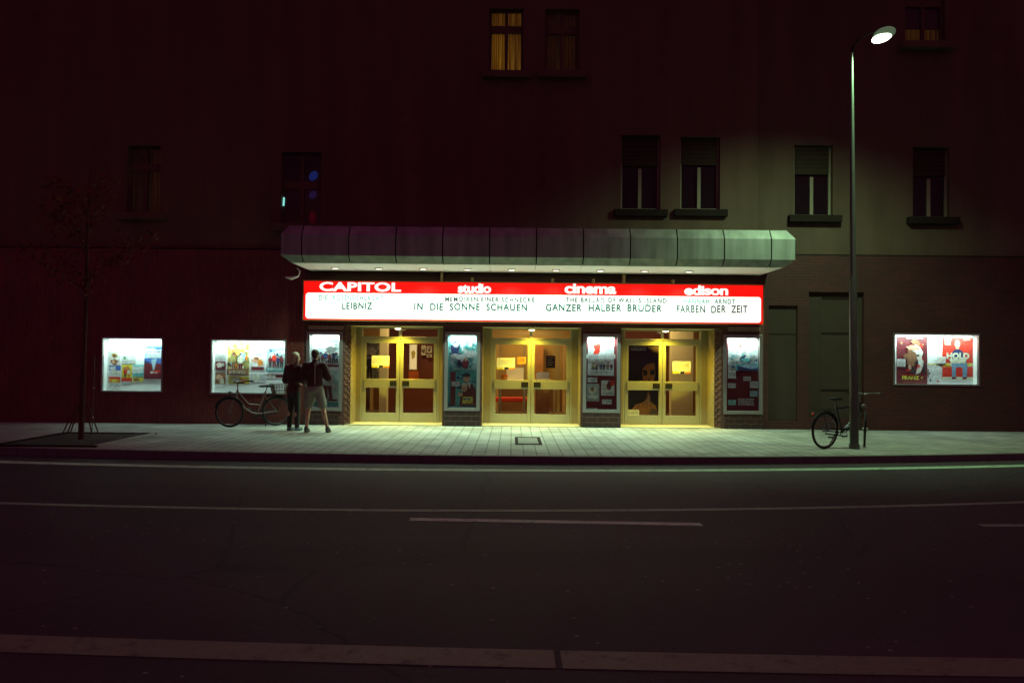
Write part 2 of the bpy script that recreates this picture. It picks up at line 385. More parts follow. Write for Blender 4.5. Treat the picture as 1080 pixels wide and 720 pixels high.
def ground_strip(name, pts, width, m, label, z=ZR + 0.004):
    """painted line along (X, Y) points"""
    g = MB()
    for (ax, ay), (bx, by) in zip(pts, pts[1:]):
        g.quad((ax, ay - width / 2, z), (bx, by - width / 2, z), (bx, by + width / 2, z), (ax, ay + width / 2, z))
    return tag(g.build(name, m), label, None, None, 'structure')
def curve_pts(px, z=ZR):
    """smooth curve through three seen points, carried on to both sides"""
    a, b, c = [G(x, y, z) for x, y in px]
    def q(X):
        l0 = (X-b.x)*(X-c.x)/((a.x-b.x)*(a.x-c.x)); l1 = (X-a.x)*(X-c.x)/((b.x-a.x)*(b.x-c.x)); l2 = (X-a.x)*(X-b.x)/((c.x-a.x)*(c.x-b.x))
        return l0*a.y + l1*b.y + l2*c.y
    L, H = a.x - 1.0, c.x + 1.0; pts = []
    for i in range(25):
        X = L + (H - L) * i / 24; pts.append((X, q(X)))
    sl = (pts[1][1] - pts[0][1]) / (pts[1][0] - pts[0][0]); sr = (pts[-1][1] - pts[-2][1]) / (pts[-1][0] - pts[-2][0])
    return [(L - 15, pts[0][1] - 15 * sl)] + pts + [(H + 15, pts[-1][1] + 15 * sr)]
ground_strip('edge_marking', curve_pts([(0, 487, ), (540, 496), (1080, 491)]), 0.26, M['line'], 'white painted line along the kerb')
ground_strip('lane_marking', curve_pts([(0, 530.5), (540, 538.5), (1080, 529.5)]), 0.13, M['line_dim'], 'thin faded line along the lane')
a, b = G(432, 547.5, ZR), G(740, 553, ZR)
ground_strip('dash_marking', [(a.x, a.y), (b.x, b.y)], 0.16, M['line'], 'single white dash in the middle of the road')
a, b = G(1034, 554, ZR), G(1360, 553, ZR)
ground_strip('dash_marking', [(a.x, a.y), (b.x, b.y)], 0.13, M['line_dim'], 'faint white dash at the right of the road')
cp = curve_pts([(0, 678), (585, 695), (1080, 704)])
gl, gr = G(585, 695, ZR).x, G(592, 695, ZR).x
def cut(pts, lo, hi):
    out = []
    for (ax, ay), (bx, by) in zip(pts, pts[1:]):
        for X in (lo, hi):
            if ax < X < bx: out.append((X, ay + (by - ay) * (X - ax) / (bx - ax)))
        if lo < bx < hi: out.append((bx, by))
    if pts[0][0] > lo: out.insert(0, pts[0])
    return sorted(out)
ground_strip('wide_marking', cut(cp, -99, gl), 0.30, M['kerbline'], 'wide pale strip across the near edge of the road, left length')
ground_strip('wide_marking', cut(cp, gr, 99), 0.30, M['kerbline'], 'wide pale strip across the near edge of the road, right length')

# ------------------------------------------------------------------ the cinema building
bld = thing('cinema_building', (0, YW, 0), 'old cinema building with red tiled ground floor and dark plaster storeys above', 'building')
CASES = {}          # name: (x0, x1, y0, y1) opening in the ground floor wall, measured off the photograph
CASES['w1'] = rect(107, 172, 355.5, 413.5, YW); CASES['w2'] = rect(222, 302, 357.5, 415.5, YW); CASES['w3'] = rect(942, 1033, 351.5, 406.5, YW)
CASES['v1'] = rect(323, 361, 349.5, 433, YW); CASES['v2'] = rect(469, 506, 350, 433, YW)
CASES['v3'] = rect(615, 654, 352, 435, YW); CASES['v4'] = rect(763, 804, 353, 436.5, YW)
BAYS = [(P(362.8, 400, YW).x, P(467, 400, YW).x), (P(508, 400, YW).x, P(613, 400, YW).x), (P(655, 400, YW).x, P(761.2, 400, YW).x)]
ZB = 2.37                                                        # soffit of the entrance bays
PAN1 = rect(810.5, 841, 322, 444, YW); PAN2 = rect(853, 911, 308, 441, YW)
ZG = P(930, 270, YW).z                                           # top of the tiled storey
def holed_wall(x0, x1, z0, z1, Y, holes, depths):
    """front sheet with openings and their reveals"""
    mb = MB()
    X = sorted({x0, x1} | {v for h in holes for v in h[:2] if x0 < v < x1}); Z = sorted({z0, z1} | {v for h in holes for v in h[2:] if z0 < v < z1})
    for a, b in zip(X, X[1:]):
        for c, d in zip(Z, Z[1:]):
            mx, mz = (a + b) / 2, (c + d) / 2
            if any(h[0] < mx < h[1] and h[2] < mz < h[3] for h in holes): continue
            mb.quad((a, Y, c), (b, Y, c), (b, Y, d), (a, Y, d))
    for h, dp in zip(holes, depths):
        a, b, c, d = h; B = Y + dp
        if b <= x0 or a >= x1: continue
        mb.quad((a, Y, c), (a, Y, d), (a, B, d), (a, B, c)); mb.quad((b, Y, c), (b, B, c), (b, B, d), (b, Y, d))
        mb.quad((a, Y, d), (b, Y, d), (b, B, d), (a, B, d)); mb.quad((a, Y, c), (a, B, c), (b, B, c), (b, Y, c))
    return mb
def clampz(h): return (h[0], h[1], max(h[2], 0.0), h[3])
XL = (P(320, 400, YW).x, P(806, 400, YW).x)                       # the cinema front lies between these
# left wing, front, right wing of the ground floor
wL = holed_wall(-30, XL[0], 0, ZG, YW, [CASES['w1'], CASES['w2']], [0.3, 0.3]); wL.build('tile_cladding', M['tile'], bld)
# front piers: brick between bays and vitrines
front = [(BAYS[0][0], BAYS[0][1], 0, ZB), (BAYS[1][0], BAYS[1][1], 0, ZB), (BAYS[2][0], BAYS[2][1], 0, ZB)] + [CASES[k] for k in ('v1', 'v2', 'v3', 'v4')]
ZPL = [P(340, 433.5, YW).z, P(488, 433.5, YW).z, P(634, 435.5, YW).z, P(783, 437, YW).z]
wF = holed_wall(XL[0], XL[1], 0.0, ZG, YW, front, [YD - YW] * 3 + [0.25] * 4); wF.build('brick_front', M['brick'], bld)
for i, (a, b) in enumerate([(XL[0] + 0.01, BAYS[0][0] - 0.12), (BAYS[0][1] + 0.02, BAYS[1][0] - 0.03), (BAYS[1][1] + 0.03, BAYS[2][0] - 0.03), (BAYS[2][1] + 0.1, XL[1] - 0.02)]):
    box('plinth', a, b, YW - 0.045, YW - 0.002, 0.0, ZPL[i] - 0.015, M['plinth'], bld)
wR = holed_wall(XL[1], 30, 0, ZG, YW, [PAN1, PAN2, CASES['w3']], [0.12, 0.16, 0.3]); wR.build('brick_wing', M['wing'], bld)
# plaster storeys with the window openings
WIN1 = {'A': rect(718, 760, 144, 221, YW), 'B': rect(839, 880, 152, 227, YW), 'C': rect(655, 697, 142, 221, YW), 'D': rect(965, 1004, 154, 229, YW),
        'H': rect(133, 168, 153, 224, YW), 'N': rect(296, 338, 160, 236, YW)}
WIN2 = {'E': rect(516, 552, 8, 75, YW), 'F': rect(575, 611, 9, 75, YW), 'G': rect(957, 999, -20, 44, YW)}
HZ = 13.5; XJ = P(800, 200, YW).x
allw = {**WIN1, **WIN2}
def plaster(x0, x1, m, dy):
    hs = [h for h in allw.values() if x0 <= (h[0] + h[1]) / 2 < x1]
    holed_wall(x0, x1, ZG, HZ, YW + 0.05 + dy, hs, [0.22] * len(hs)).build('plaster_wall', m, bld)
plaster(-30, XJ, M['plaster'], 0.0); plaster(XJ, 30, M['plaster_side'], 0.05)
g = MB(); g.quad((XJ, YW + 0.05, ZG), (XJ, YW + 0.1, ZG), (XJ, YW + 0.1, HZ), (XJ, YW + 0.05, HZ))
g.box(-30, 30, YW, YW + 0.12, ZG - 0.002, ZG + 0.03); g.build('string_course', M['sill'], bld)
box('cornice', -30.2, 30.2, YW - 0.35, YW + 0.1, HZ, HZ + 0.35, M['plaster'], bld)
g = MB()
g.quad((-30, YW + 0.1, HZ + 0.3), (30, YW + 0.1, HZ + 0.3), (30, 30, HZ + 5), (-30, 30, HZ + 5)); g.quad((-30, 30, HZ + 5), (30, 30, HZ + 5), (30, 40, 0), (-30, 40, 0))
for sx in (-30, 30): g.add([(sx, YW + 0.1, 0), (sx, 40, 0), (sx, 30, HZ + 5), (sx, YW + 0.1, HZ + 0.3)], [(0, 1, 2, 3)])
g.build('roof', M['sill'], bld)

# windows of the upper storeys
def curtain_mat(name, col, lit):
    m = mat(name, col, 0.9, var=0.35, scale=8)
    return m
M['curtain'] = mat('curtain_cloth', (0.42, 0.30, 0.08), 0.9, var=0.3, scale=5)
M['curtain_dark'] = mat('dim_curtain_cloth', (0.08, 0.05, 0.03), 0.9, var=0.3, scale=5)
M['shutter'] = mat('roller_shutter', (0.05, 0.038, 0.026), 0.8, spec=0.1)
def window(key, shutter=0.0, dim=True, lit=None, bar=0.75):
    a, b, c, d = allw[key]; y0 = YW + 0.05 + (0.05 if (a + b) / 2 > XJ else 0) + 0.14
    f = MB(); t = 0.055; z1 = d - shutter * (d - c)
    f.box(a, a + t, y0, y0 + 0.06, c, d); f.box(b - t, b, y0, y0 + 0.06, c, d); f.box(a + t, b - t, y0, y0 + 0.06, c, c + t); f.box(a + t, b - t, y0, y0 + 0.06, d - t, d)
    mid = (a + b) / 2; zb = c + (z1 - c) * bar if not shutter else z1 - 0.06
    f.box(mid - 0.04, mid + 0.04, y0 - 0.01, y0 + 0.05, c + t, zb if shutter else d - t)
    if not shutter: f.box(a + t, b - t, y0 - 0.015, y0 + 0.055, zb - 0.18, zb)
    wo = f.build('window', M['frame_dark'] if shutter else M['plaster'], bld)
    # side curtains of the recess and the sill are pieces of the window
    MB().quad((a, y0 + 0.03, c), (b, y0 + 0.03, c), (b, y0 + 0.03, d), (a, y0 + 0.03, d)).build('pane', M['glass'], wo)
    box('sill', a - 0.16, b + 0.16, YW - 0.10, y0 - 0.14 + 0.02, c - 0.17, c - 0.003, M['sill'] if shutter else M['plaster'], wo, bevel=0.012)
    if shutter:
        s = MB(); k = int((d - z1) / 0.05)
        for i in range(k): s.box(a + t, b - t, y0 - 0.02 - 0.012 * (i % 2), y0 - 0.003, z1 + i * (d - z1) / k, z1 + (i + 1) * (d - z1) / k - 0.004)
        s.build('roller_shutter', M['shutter'], wo)
    return wo, (a, b, c, d, y0)
def folds(mb, a, b, c, d, Y, n, amp=0.03):
    for i in range(n):
        u0, u1 = a + (b - a) * i / n, a + (b - a) * (i + 1) / n
        o0 = amp * math.sin(i * 2.1); o1 = amp * math.sin((i + 1) * 2.1)
        mb.quad((u0, Y + o0, c), (u1, Y + o1, c), (u1, Y + o1, d), (u0, Y + o0, d))
room_mat = mat('room_wall', (0.35, 0.25, 0.10), 0.9)
def room(par, a, b, c, d, y0):
    r = MB(); B = y0 + 1.6
    r.quad((a - .4, B, c - .5), (b + .4, B, c - .5), (b + .4, B, d + .2), (a - .4, B, d + .2)); r.quad((a - .4, y0 + .09, c - .5), (a - .4, B, c - .5), (a - .4, B, d + .2), (a - .4, y0 + .09, d + .2))
    r.quad((b + .4, y0 + .09, c - .5), (b + .4, y0 + .09, d + .2), (b + .4, B, d + .2), (b + .4, B, c - .5)); r.quad((a - .4, y0 + .09, d + .2), (a - .4, B, d + .2), (b + .4, B, d + .2), (b + .4, y0 + .09, d + .2))
    r.quad((a - .4, y0 + .09, c - .5), (b + .4, y0 + .09, c - .5), (b + .4, B, c - .5), (a - .4, B, c - .5))
    r.build('room_box', room_mat, par)
M['voile'] = None
def voile(name, col, tr):
    m = bpy.data.materials.new(name); m.use_nodes = True; nt = m.node_tree; nt.nodes.clear()
    o = nt.nodes.new('ShaderNodeOutputMaterial'); d = nt.nodes.new('ShaderNodeBsdfDiffuse'); t = nt.nodes.new('ShaderNodeBsdfTranslucent'); mx = nt.nodes.new('ShaderNodeMixShader')
    wv = nt.nodes.new('ShaderNodeTexWave'); tc = nt.nodes.new('ShaderNodeTexCoord'); wv.inputs['Scale'].default_value = 7; wv.inputs['Distortion'].default_value = 1.5
    nt.links.new(tc.outputs['Object'], wv.inputs['Vector'])
    c = nt.nodes.new('ShaderNodeMix'); c.data_type = 'RGBA'; c.inputs[6].default_value = (*(Vector(col) * 0.35), 1); c.inputs[7].default_value = (*col, 1)
    nt.links.new(wv.outputs['Fac'], c.inputs[0])
    for n in (d, t): nt.links.new(c.outputs[2], n.inputs['Color'])
    mx.inputs[0].default_value = tr; nt.links.new(d.outputs[0], mx.inputs[1]); nt.links.new(t.outputs[0], mx.inputs[2]); nt.links.new(mx.outputs[0], o.inputs['Surface'])
    return m
VO = voile('ochre_curtain', (0.75, 0.52, 0.10), 0.8)
for key, en in (('E', 2.2), ('F', 0.17), ('G', 0.40), ('H', 0.16)):
    wo_, (a, b, c, d, y0) = window(key)
    room(wo_, a, b, c, d, y0)
    g = MB(); mid = (a + b) / 2; w_ = b - a
    if key == 'E': folds(g, a + 0.06, a + 0.30 * w_, c + .05, d, y0 + 0.16, 9); folds(g, a + .33 * w_, a + .44 * w_, c + .05, d, y0 + .16, 3); folds(g, mid + 0.06, mid + 0.16 * w_, c + .10, d, y0 + 0.16, 4); folds(g, mid + .24 * w_, b - 0.12, c + .10, d, y0 + 0.16, 5)
    elif key == 'F': folds(g, a + 0.05, mid - 0.12, c + .07, d, y0 + 0.16, 11); folds(g, mid + 0.05, b - 0.06, c + .07, d, y0 + 0.16, 11)
    elif key == 'G': folds(g, a + 0.05, b - 0.05, c + .02, c + 0.45, y0 + 0.16, 20)
    else: folds(g, a + 0.05, a + 0.2 * w_, c + .05, d, y0 + 0.16, 6); folds(g, mid + 0.1, b - 0.06, c + .05, d - .1, y0 + 0.16, 9)
    g.build('curtain', VO, wo_)
    if key == 'G':
        box('shade_board', a + 0.03, b - 0.03, y0 + 0.10, y0 + 0.12, c + 0.42, d, M['curtain_dark'], wo_)
    lamp('room_lamp', 'POINT', (mid - 0.25 * w_ if key == 'E' else mid, y0 + 0.95, c + 0.40 * (d - c) if key != 'G' else c + .3), en * 3, (1, 0.66, 0.16), wo_, shadow_soft_size=0.12)
for key, sh in (('A', 0.37), ('B', 0.40), ('C', 0.40), ('D', 0.40)):
    wo_, (a, b, c, d, y0) = window(key, sh)
    MB().quad((a, y0 + .1, c), (b, y0 + .1, c), (b, y0 + .1, d), (a, y0 + .1, d)).build('dark_room_sheet', M['dark'], wo_)  # black sheet stands in for the unlit room behind the pane
# window with small coloured lights behind the pane
wo_, (a, b, c, d, y0) = window('N', bar=0.60)
room(wo_, a, b, c, d, y0)
lamp('room_lamp', 'POINT', ((a + b) / 2, y0 + 0.8, c + 1.0), 0.22, (0.55, 0.12, 0.7), wo_, shadow_soft_size=0.2)
for px, py, nm, col, e, rr in ((330, 185, 'blue_lantern', (0.01, 0.05, 0.35), 0.22, (0.10, 0.05, 0.13)), (329.5, 205, 'violet_lantern', (0.06, 0.03, 0.18), 0.14, (0.09, 0.05, 0.11)), (329, 229, 'red_lantern', (0.25, 0.0, 0.01), 0.07, (0.09, 0.06, 0.16))):
    p = P(px, py, y0 + 0.1); p.y = y0 + 0.16
    MB().ell(p, *rr, 10, 7, rot=Matrix.Rotation(R(35 if 'red' not in nm else 0), 3, 'Y')).build(nm, glow(nm, col, e), wo_)
p = P(298.2, 213, y0); MB().tube([p + Vector((0.03, -0.04, -0.10)), p + Vector((0.04, -0.04, 0.10))], 0.022).build('light_tube', glow('cyan_tube', (0.3, 0.9, 0.8), 0.9), wo_)

# blind panels in the right wing
M['door_paint'] = mat('olive_door_paint', (0.042, 0.026, 0.018), 0.9, var=0.15, scale=4)
a, b, c, d = PAN1
o = box('service_door', a, b, YW + 0.09, YW + 0.13, max(c, 0.0), d, M['door_paint'], bld)
z_ = P(825, 351, YW).z
box('rail', a, b, YW + 0.07, YW + 0.088, z_ - 0.02, z_ + 0.02, M['door_paint'], o)
a, b, c, d = PAN2
o = box('side_gate', a, b, YW + 0.12, YW + 0.16, max(c, 0), d, M['door_paint'], bld)
for py in (314, 351, 411):
    z_ = P(880, py, YW).z; box('moulding', a + 0.34, b - 0.1, YW + 0.105, YW + 0.119, z_ - 0.025, z_ + 0.015, M['sill'], o)
box('stop_strip', a + 0.3, a + 0.34, YW + 0.11, YW + 0.119, max(c, 0) + .1, d - .1, M['door_paint'], o)
# louvre strips above the outer vitrines
for x0, x1, y0_, y1_ in ((326, 363, 343.5, 347.5), (768, 802, 344.5, 349)):
    a, b, c, d = rect(x0, x1, y0_, y1_, YW); g = MB()
    for i in range(18):
        u = a + (b - a) * i / 18; g.box(u, u + (b - a) / 18 * 0.7, YW - 0.03, YW - 0.004, c, d)
    g.build('vent_grille', mat('vent_metal', (0.33, 0.22, 0.19), 0.5), bld)

# ------------------------------------------------------------------ entrance bays and lobby
M['bay_panel'] = mat('bay_panel_metal', (0.27, 0.22, 0.11), 0.5, 0.25, var=0.12, scale=5)
M['bay_ceiling'] = mat('bay_ceiling_paint', (0.60, 0.55, 0.36), 0.7, var=0.08)
M['threshold'] = mat('worn_threshold_stone', (0.50, 0.44, 0.26), 0.55, var=0.2, scale=12)
DOORPX = [(380, 463, 347), (517, 603, 347.5), (657, 740, 349)]
PANES = []
def door_leaf(a, b, z0, z1, hinge_left):
    st = 0.085; f = MB(); y0, y1 = YD, YD + 0.06
    f.box(a, a + st, y0, y1, z0, z1); f.box(b - st, b, y0, y1, z0, z1)
    f.box(a + st, b - st, y0, y1, z0, z0 + 0.22); f.box(a + st, b - st, y0, y1, z1 - 0.11, z1)
    zm = z0 + 0.95
    lf = f.build('door', M['alu'], bld, bevel=0.006)
    box('cross_bar', a + 0.05, b - 0.05, y0 - 0.03, y0 - 0.002, zm - 0.11, zm + 0.11, M['alu'], lf, bevel=0.006)
    hx = b - 0.15 if hinge_left else a + 0.15
    box('handle', hx - 0.085, hx + 0.085, y0 - 0.052, y0 - 0.031, zm - 0.065, zm + 0.065, M['black'], lf, bevel=0.008)
    MB().quad((a + st, y0 + 0.03, z0 + 0.22), (b - st, y0 + 0.03, z0 + 0.22), (b - st, y0 + 0.03, z1 - 0.11), (a + st, y0 + 0.03, z1 - 0.11)).build('pane', M['glass'], lf)
    PANES.append((a + st, b - st, z0 + 0.22, z1 - 0.11))
    return lf
for i, ((bx0, bx1), (d0, d1, ty)) in enumerate(zip(BAYS, DOORPX)):
    a = P(d0, 400, YD).x; b = P(d1, 400, YD).x
    # metal lining of the bay
    g = MB(); h_ = MB(); lx0, lx1 = bx0 + (0.135 if i == 0 else 0.012), bx1 - (0.15 if i == 2 else 0.012); zt = ZB - 0.004
    g.quad((lx0, YW + 0.10, 0.001), (lx0, YD, 0.001), (lx0, YD, zt), (lx0, YW + 0.10, zt)); h_.quad((lx1, YW + 0.10, 0.001), (lx1, YW + 0.10, zt), (lx1, YD, zt), (lx1, YD, 0.001))
    g.box(lx0, a - 0.002, YD, YD + 0.05, 0.001, zt); h_.box(b + 0.002, lx1, YD, YD + 0.05, 0.001, zt)
    g.build('bay_lining', M['bay_panel'], bld); h_.build('bay_lining', M['bay_panel'], bld)
    MB().quad((bx0, YW + 0.002, ZB - 0.006), (bx1, YW + 0.002, ZB - 0.006), (bx1, YD + 0.05, ZB - 0.006), (bx0, YD + 0.05, ZB - 0.006)).build('bay_ceiling', M['bay_ceiling'], bld)
    box('threshold', bx0 + 0.014, bx1 - 0.014, YW + 0.005, YD + 0.2, 0.0, 0.02, M['threshold'], bld)
    zt0 = P(420, 357, YD).z if i == 0 else P(560, 358.5, YD).z if i == 1 else P(700, 359.5, YD).z
    mid = (a + b) / 2
    f = MB(); t = 0.045
    f.box(a, a + t, YD, YD + 0.07, 0.02, ZB - 0.01); f.box(b - t, b, YD, YD + 0.07, 0.02, ZB - 0.01)
    f.box(a + t, b - t, YD - 0.005, YD + 0.07, zt0, zt0 + 0.05); f.box(mid - 0.035, mid + 0.035, YD, YD + 0.07, zt0 + 0.05, ZB - 0.01); f.box(a + t, b - t, YD, YD + 0.07, ZB - 0.04, ZB - 0.01)
    fr = f.build('door_frame', M['alu'], bld, bevel=0.005)
    MB().quad((a + t, YD + 0.03, zt0 + .05), (b - t, YD + 0.03, zt0 + .05), (b - t, YD + 0.03, ZB - .04), (a + t, YD + 0.03, ZB - .04)).build('transom_pane', M['glass'], fr)
    door_leaf(a + t + 0.004, mid - 0.004, 0.025, zt0 - 0.005, True); door_leaf(mid + 0.004, b - t - 0.004, 0.025, zt0 - 0.005, False)
    for side in ([-1] if i == 0 else [1] if i == 2 else []):
        e0, e1 = (bx0 + .001, lx0 - .001) if side < 0 else (bx1 - .001, lx1 + .001)
        q = MB(); q.quad((e0, YW, .001), (e1, YW + .12, .001), (e1, YW + .12, zt), (e0, YW, zt))
        for k in range(15):
            z0 = .03 + k * .15
            for (u, v_) in ((.05, .5), (.55, .98)):
                zz = z0 + (.0 if u < .3 else .075); p0 = Vector((e0 + (e1 - e0) * u, YW + .12 * u, 0)); p1 = Vector((e0 + (e1 - e0) * v_, YW + .12 * v_, 0)); nn = Vector((-side * .12, -abs(e1 - e0) * 1.0, 0)).normalized() * .022
                vs = [p0 + nn, p1 + nn, p1 + Vector((-side * .0, .0, 0)), p0]; q.add([(v.x, v.y, zz) for v in vs] + [(v.x, v.y, zz + .058) for v in vs], [(0,3,2,1),(4,5,6,7),(0,1,5,4),(1,2,6,5),(3,0,4,7)])
        q.build('splayed_brick_edge', M['brick'], bld)
    # ceiling lamp of the bay
    c = MB(); lp = (mid, YW + 0.42, ZB - 0.008)
    c.tube([(lp[0], lp[1], ZB - 0.006), (lp[0], lp[1], ZB - 0.05)], 0.085, 16)
    lo = c.build('ceiling_lamp', M['alu'], bld)
    MB().ell((lp[0], lp[1], ZB - 0.055), 0.075, 0.075, 0.025, 14, 6).build('lamp_glass', glow('warm_lamp', (1, 0.85, 0.45), 8), lo)
    lamp('entry_light', 'SPOT', (lp[0], lp[1], ZB - 0.10), W_ENTRY * 10, (1, 0.77, 0.05), lo, shadow_soft_size=0.06, spot_size=R(158), spot_blend=1.0)

# lobby behind the doors
M['lobby_wall'] = mat('lobby_wall_paint', (0.32, 0.22, 0.07), 0.8, var=0.2, scale=1.5)
M['lobby_red'] = mat('lobby_red_wall', (0.14, 0.035, 0.018), 0.7, var=0.25, scale=1.5)
M['lobby_floor'] = mat('lobby_floor_tiles', (0.12, 0.075, 0.025), 0.35, var=0.3, scale=3)
g = MB(); lx0, lx1, yb, zc = -5.2, 6.3, 26.0, 2.9; yf = YD + 0.06
g.quad((lx0, yb, 0), (lx1, yb, 0), (lx1, yb, zc), (lx0, yb, zc)); g.quad((lx0, yf, 0), (lx0, yb, 0), (lx0, yb, zc), (lx0, yf, zc)); g.quad((lx1, yf, 0), (lx1, yf, zc), (lx1, yb, zc), (lx1, yb, 0)); g.quad((lx0, yf, zc), (lx0, yb, zc), (lx1, yb, zc), (lx1, yf, zc))
g.build('lobby_wall', M['lobby_wall'], bld)
MB().quad((lx0, YD + 0.2, 0.015), (lx1, YD + 0.2, 0.015), (lx1, yb, 0.015), (lx0, yb, 0.015)).build('lobby_floor', M['lobby_floor'], bld)
g = MB()
for x0, x1, zz in ((lx0, BAYS[0][0] + .012, 0), (BAYS[0][1] - .012, BAYS[1][0] + .012, 0), (BAYS[1][1] - .012, BAYS[2][0] + .012, 0), (BAYS[2][1] - .012, lx1, 0)): g.box(x0, x1, YD + 0.052, YD + 0.09, 0.0, zc)
for bx0, bx1 in BAYS: g.box(bx0 + .013, bx1 - .013, YD + 0.08, YD + 0.10, ZB - 0.005, zc)
g.build('lobby_front_wall', M['lobby_red'], bld)
M['pillar'] = mat('white_pillar', (0.55, 0.54, 0.42), 0.6, var=0.06)
for px0, px1, zt_ in ((374, 392, 2.1), (445, 462, 2.1), (512, 524, 2.2), (595, 612, 2.1), (662, 700, 2.3), (735, 752, 2.1)):
    a_, b_ = P(px0, 400, 25.9).x, P(px1, 400, 25.9).x; o_ = box('lobby_doorway', a_, b_, 25.93, 25.97, .016, zt_, mat('dark_wood', (0.045, 0.02, 0.012), .5, var=.4), bld)
    g = MB()
    for x_ in (a_, b_): g.box(x_ - .05, x_ + .05, 25.90, 25.928, .016, zt_ + .06)
    g.build('architrave', mat('pale_architrave', (0.34, 0.24, 0.10), .6), o_)
box('lobby_wainscot', lx0 + .01, lx1 - .01, 25.975, 25.99, .016, .95, mat('wainscot_wood', (0.13, 0.06, 0.025), .5, var=.4, scale=3), bld)
for px0, px1 in ((400, 408), (708, 731)):
    a = P(px0, 400, 22.6).x; b = P(px1, 400, 22.6).x
    box('lobby_pillar', a, b, 22.6, 22.6 + 0.3, 0.016, zc - 0.002, M['pillar'], bld)
a, b = P(432, 400, 24).x, P(470, 400, 24).x
box('red_partition', P(410, 400, 24.5).x, P(470, 400, 24.5).x, 24.5, 24.6, 0.016, zc - .003, M['lobby_red'], bld)
box('red_partition', P(640, 400, 24.0).x, P(704, 400, 24.0).x, 24.0, 24.1, 0.016, zc - .003, M['lobby_red'], bld)
# inner door posts behind the middle entrance
for px in (527.5, 553, 585, 589):
    a = P(px, 400, 23.2).x; box('inner_door_post', a - 0.035, a + 0.035, 23.2, 23.27, 0.016, 2.25, M['bay_panel'], bld)
box('inner_door_head', P(524, 400, 23.2).x, P(594, 400, 23.2).x, 23.19, 23.28, 2.253, 2.34, M['bay_panel'], bld)
box('brown_door', P(563, 400, 25.6).x, P(573, 400, 25.6).x, 25.6, 25.66, 0.016, 2.2, mat('brown_wood', (0.30, 0.14, 0.04), 0.5), bld)
for lx, ly in ((-2.6, 22.1), (0.5, 22.1), (3.6, 22.1), (-2.6, 24.9), (0.5, 24.9), (3.6, 24.9)):
    lt = MB().box(lx - 0.3, lx + 0.3, ly - .3, ly + .3, zc - 0.05, zc - 0.002).build('lobby_lamp', M['alu'], bld)
    MB().box(lx - 0.27, lx + 0.27, ly - .27, ly + .27, zc - 0.058, zc - 0.052).build('diffuser', glow('lobby_glow', (1, 0.72, 0.3), 2.0), lt)
    lamp('lobby_light', 'AREA', (lx, ly, zc - 0.07), W_LOBBY, (1, 0.62, 0.20), lt, size=0.55)

# ------------------------------------------------------------------ canopy
YF = 18.30; Z0, Z1, Z2, Z3 = 3.647, 3.795, 4.24, 4.45
CXL, CXR = -5.0, 6.08
can = thing('canopy', ((CXL + CXR) / 2, YW, Z0), 'long canopy of grey sheet metal panels with a bright white underside over the entrances', 'canopy')
joints = [0.508 + 1.01 * k for k in range(-5, 6)]
levels = [(0.20, Z0), (0.0, Z1), (0.0, Z2), (0.15, Z3)]
def panel(x0, x1, endl, endr):
    mb = MB(); gp = 0.013
    for (i0, za), (i1, zb) in zip(levels, levels[1:]):
        def X(x, ins, e): return x + ins * e
        a0 = x0 + (i0 if endl else gp); a1 = x0 + (i1 if endl else gp); b0 = x1 - (i0 if endr else gp); b1 = x1 - (i1 if endr else gp)
        mb.quad((a0, YF + i0, za), (b0, YF + i0, za), (b1, YF + i1, zb), (a1, YF + i1, zb))
        if endl: mb.quad((a0, YW, za), (a0, YF + i0, za), (a1, YF + i1, zb), (a1, YW, zb))
        if endr: mb.quad((b0, YF + i0, za), (b0, YW, za), (b1, YW, zb), (b1, YF + i1, zb))
    i1, zb = levels[-1]; a1 = x0 + (i1 if endl else gp); b1 = x1 - (i1 if endr else gp)
    mb.quad((a1, YF + i1, zb), (b1, YF + i1, zb), (b1, YW + 0.04, zb + 0.06), (a1, YW + 0.04, zb + 0.06))
    o = mb.build('panel', M['panel_metal'], can)
    so = o.modifiers.new('thick', 'SOLIDIFY'); so.thickness = 0.012; so.offset = -1
    return o
edges = [CXL] + joints + [CXR]
for i, (a, b) in enumerate(zip(edges, edges[1:])): panel(a, b, i == 0, i == len(edges) - 2)
for j in joints:
    g = MB()
    for (i0, za), (i1, zb) in zip(levels, levels[1:]): g.quad((j - .03, YF + i0 + .035, za), (j + .03, YF + i0 + .035, za), (j + .03, YF + i1 + .035, zb), (j - .03, YF + i1 + .035, zb))
    g.build('joint_strip', M['dark'], can)
sf = MB(); sx0, sx1 = CXL + 0.21, CXR - 0.21
sed = [sx0] + joints + [sx1]
for a, b in zip(sed, sed[1:]): sf.box(a + 0.004, b - 0.004, YF + 0.21, YW - 0.001, Z0 + 0.002, Z0 + 0.02)
sf.build('soffit', M['soffit'], can)
for k in range(-4, 5):
    X = 0.508 + 1.01 * k - 0.53; Yl = 19.42
    if k == -4: X += 0.02
    d = MB().ring((X, Yl, Z0 - 0.008), 0.085, 0.014, 'z', 18, 6); dl = d.build('downlight', M['alu'], can)
    MB().ell((X, Yl, Z0 - 0.01), 0.075, 0.075, 0.02, 14, 6).build('lamp_glass', glow('downlight_glass', (1, 0.82, 0.74), 3.5), dl)
    lamp('downlight_beam', 'SPOT', (X, Yl, Z0 - 0.04), W_DOWN, (0.54, 1.0, 0.74), dl, shadow_soft_size=0.07, spot_size=R(136), spot_blend=0.9)
p = P(311, 286, 19.6)
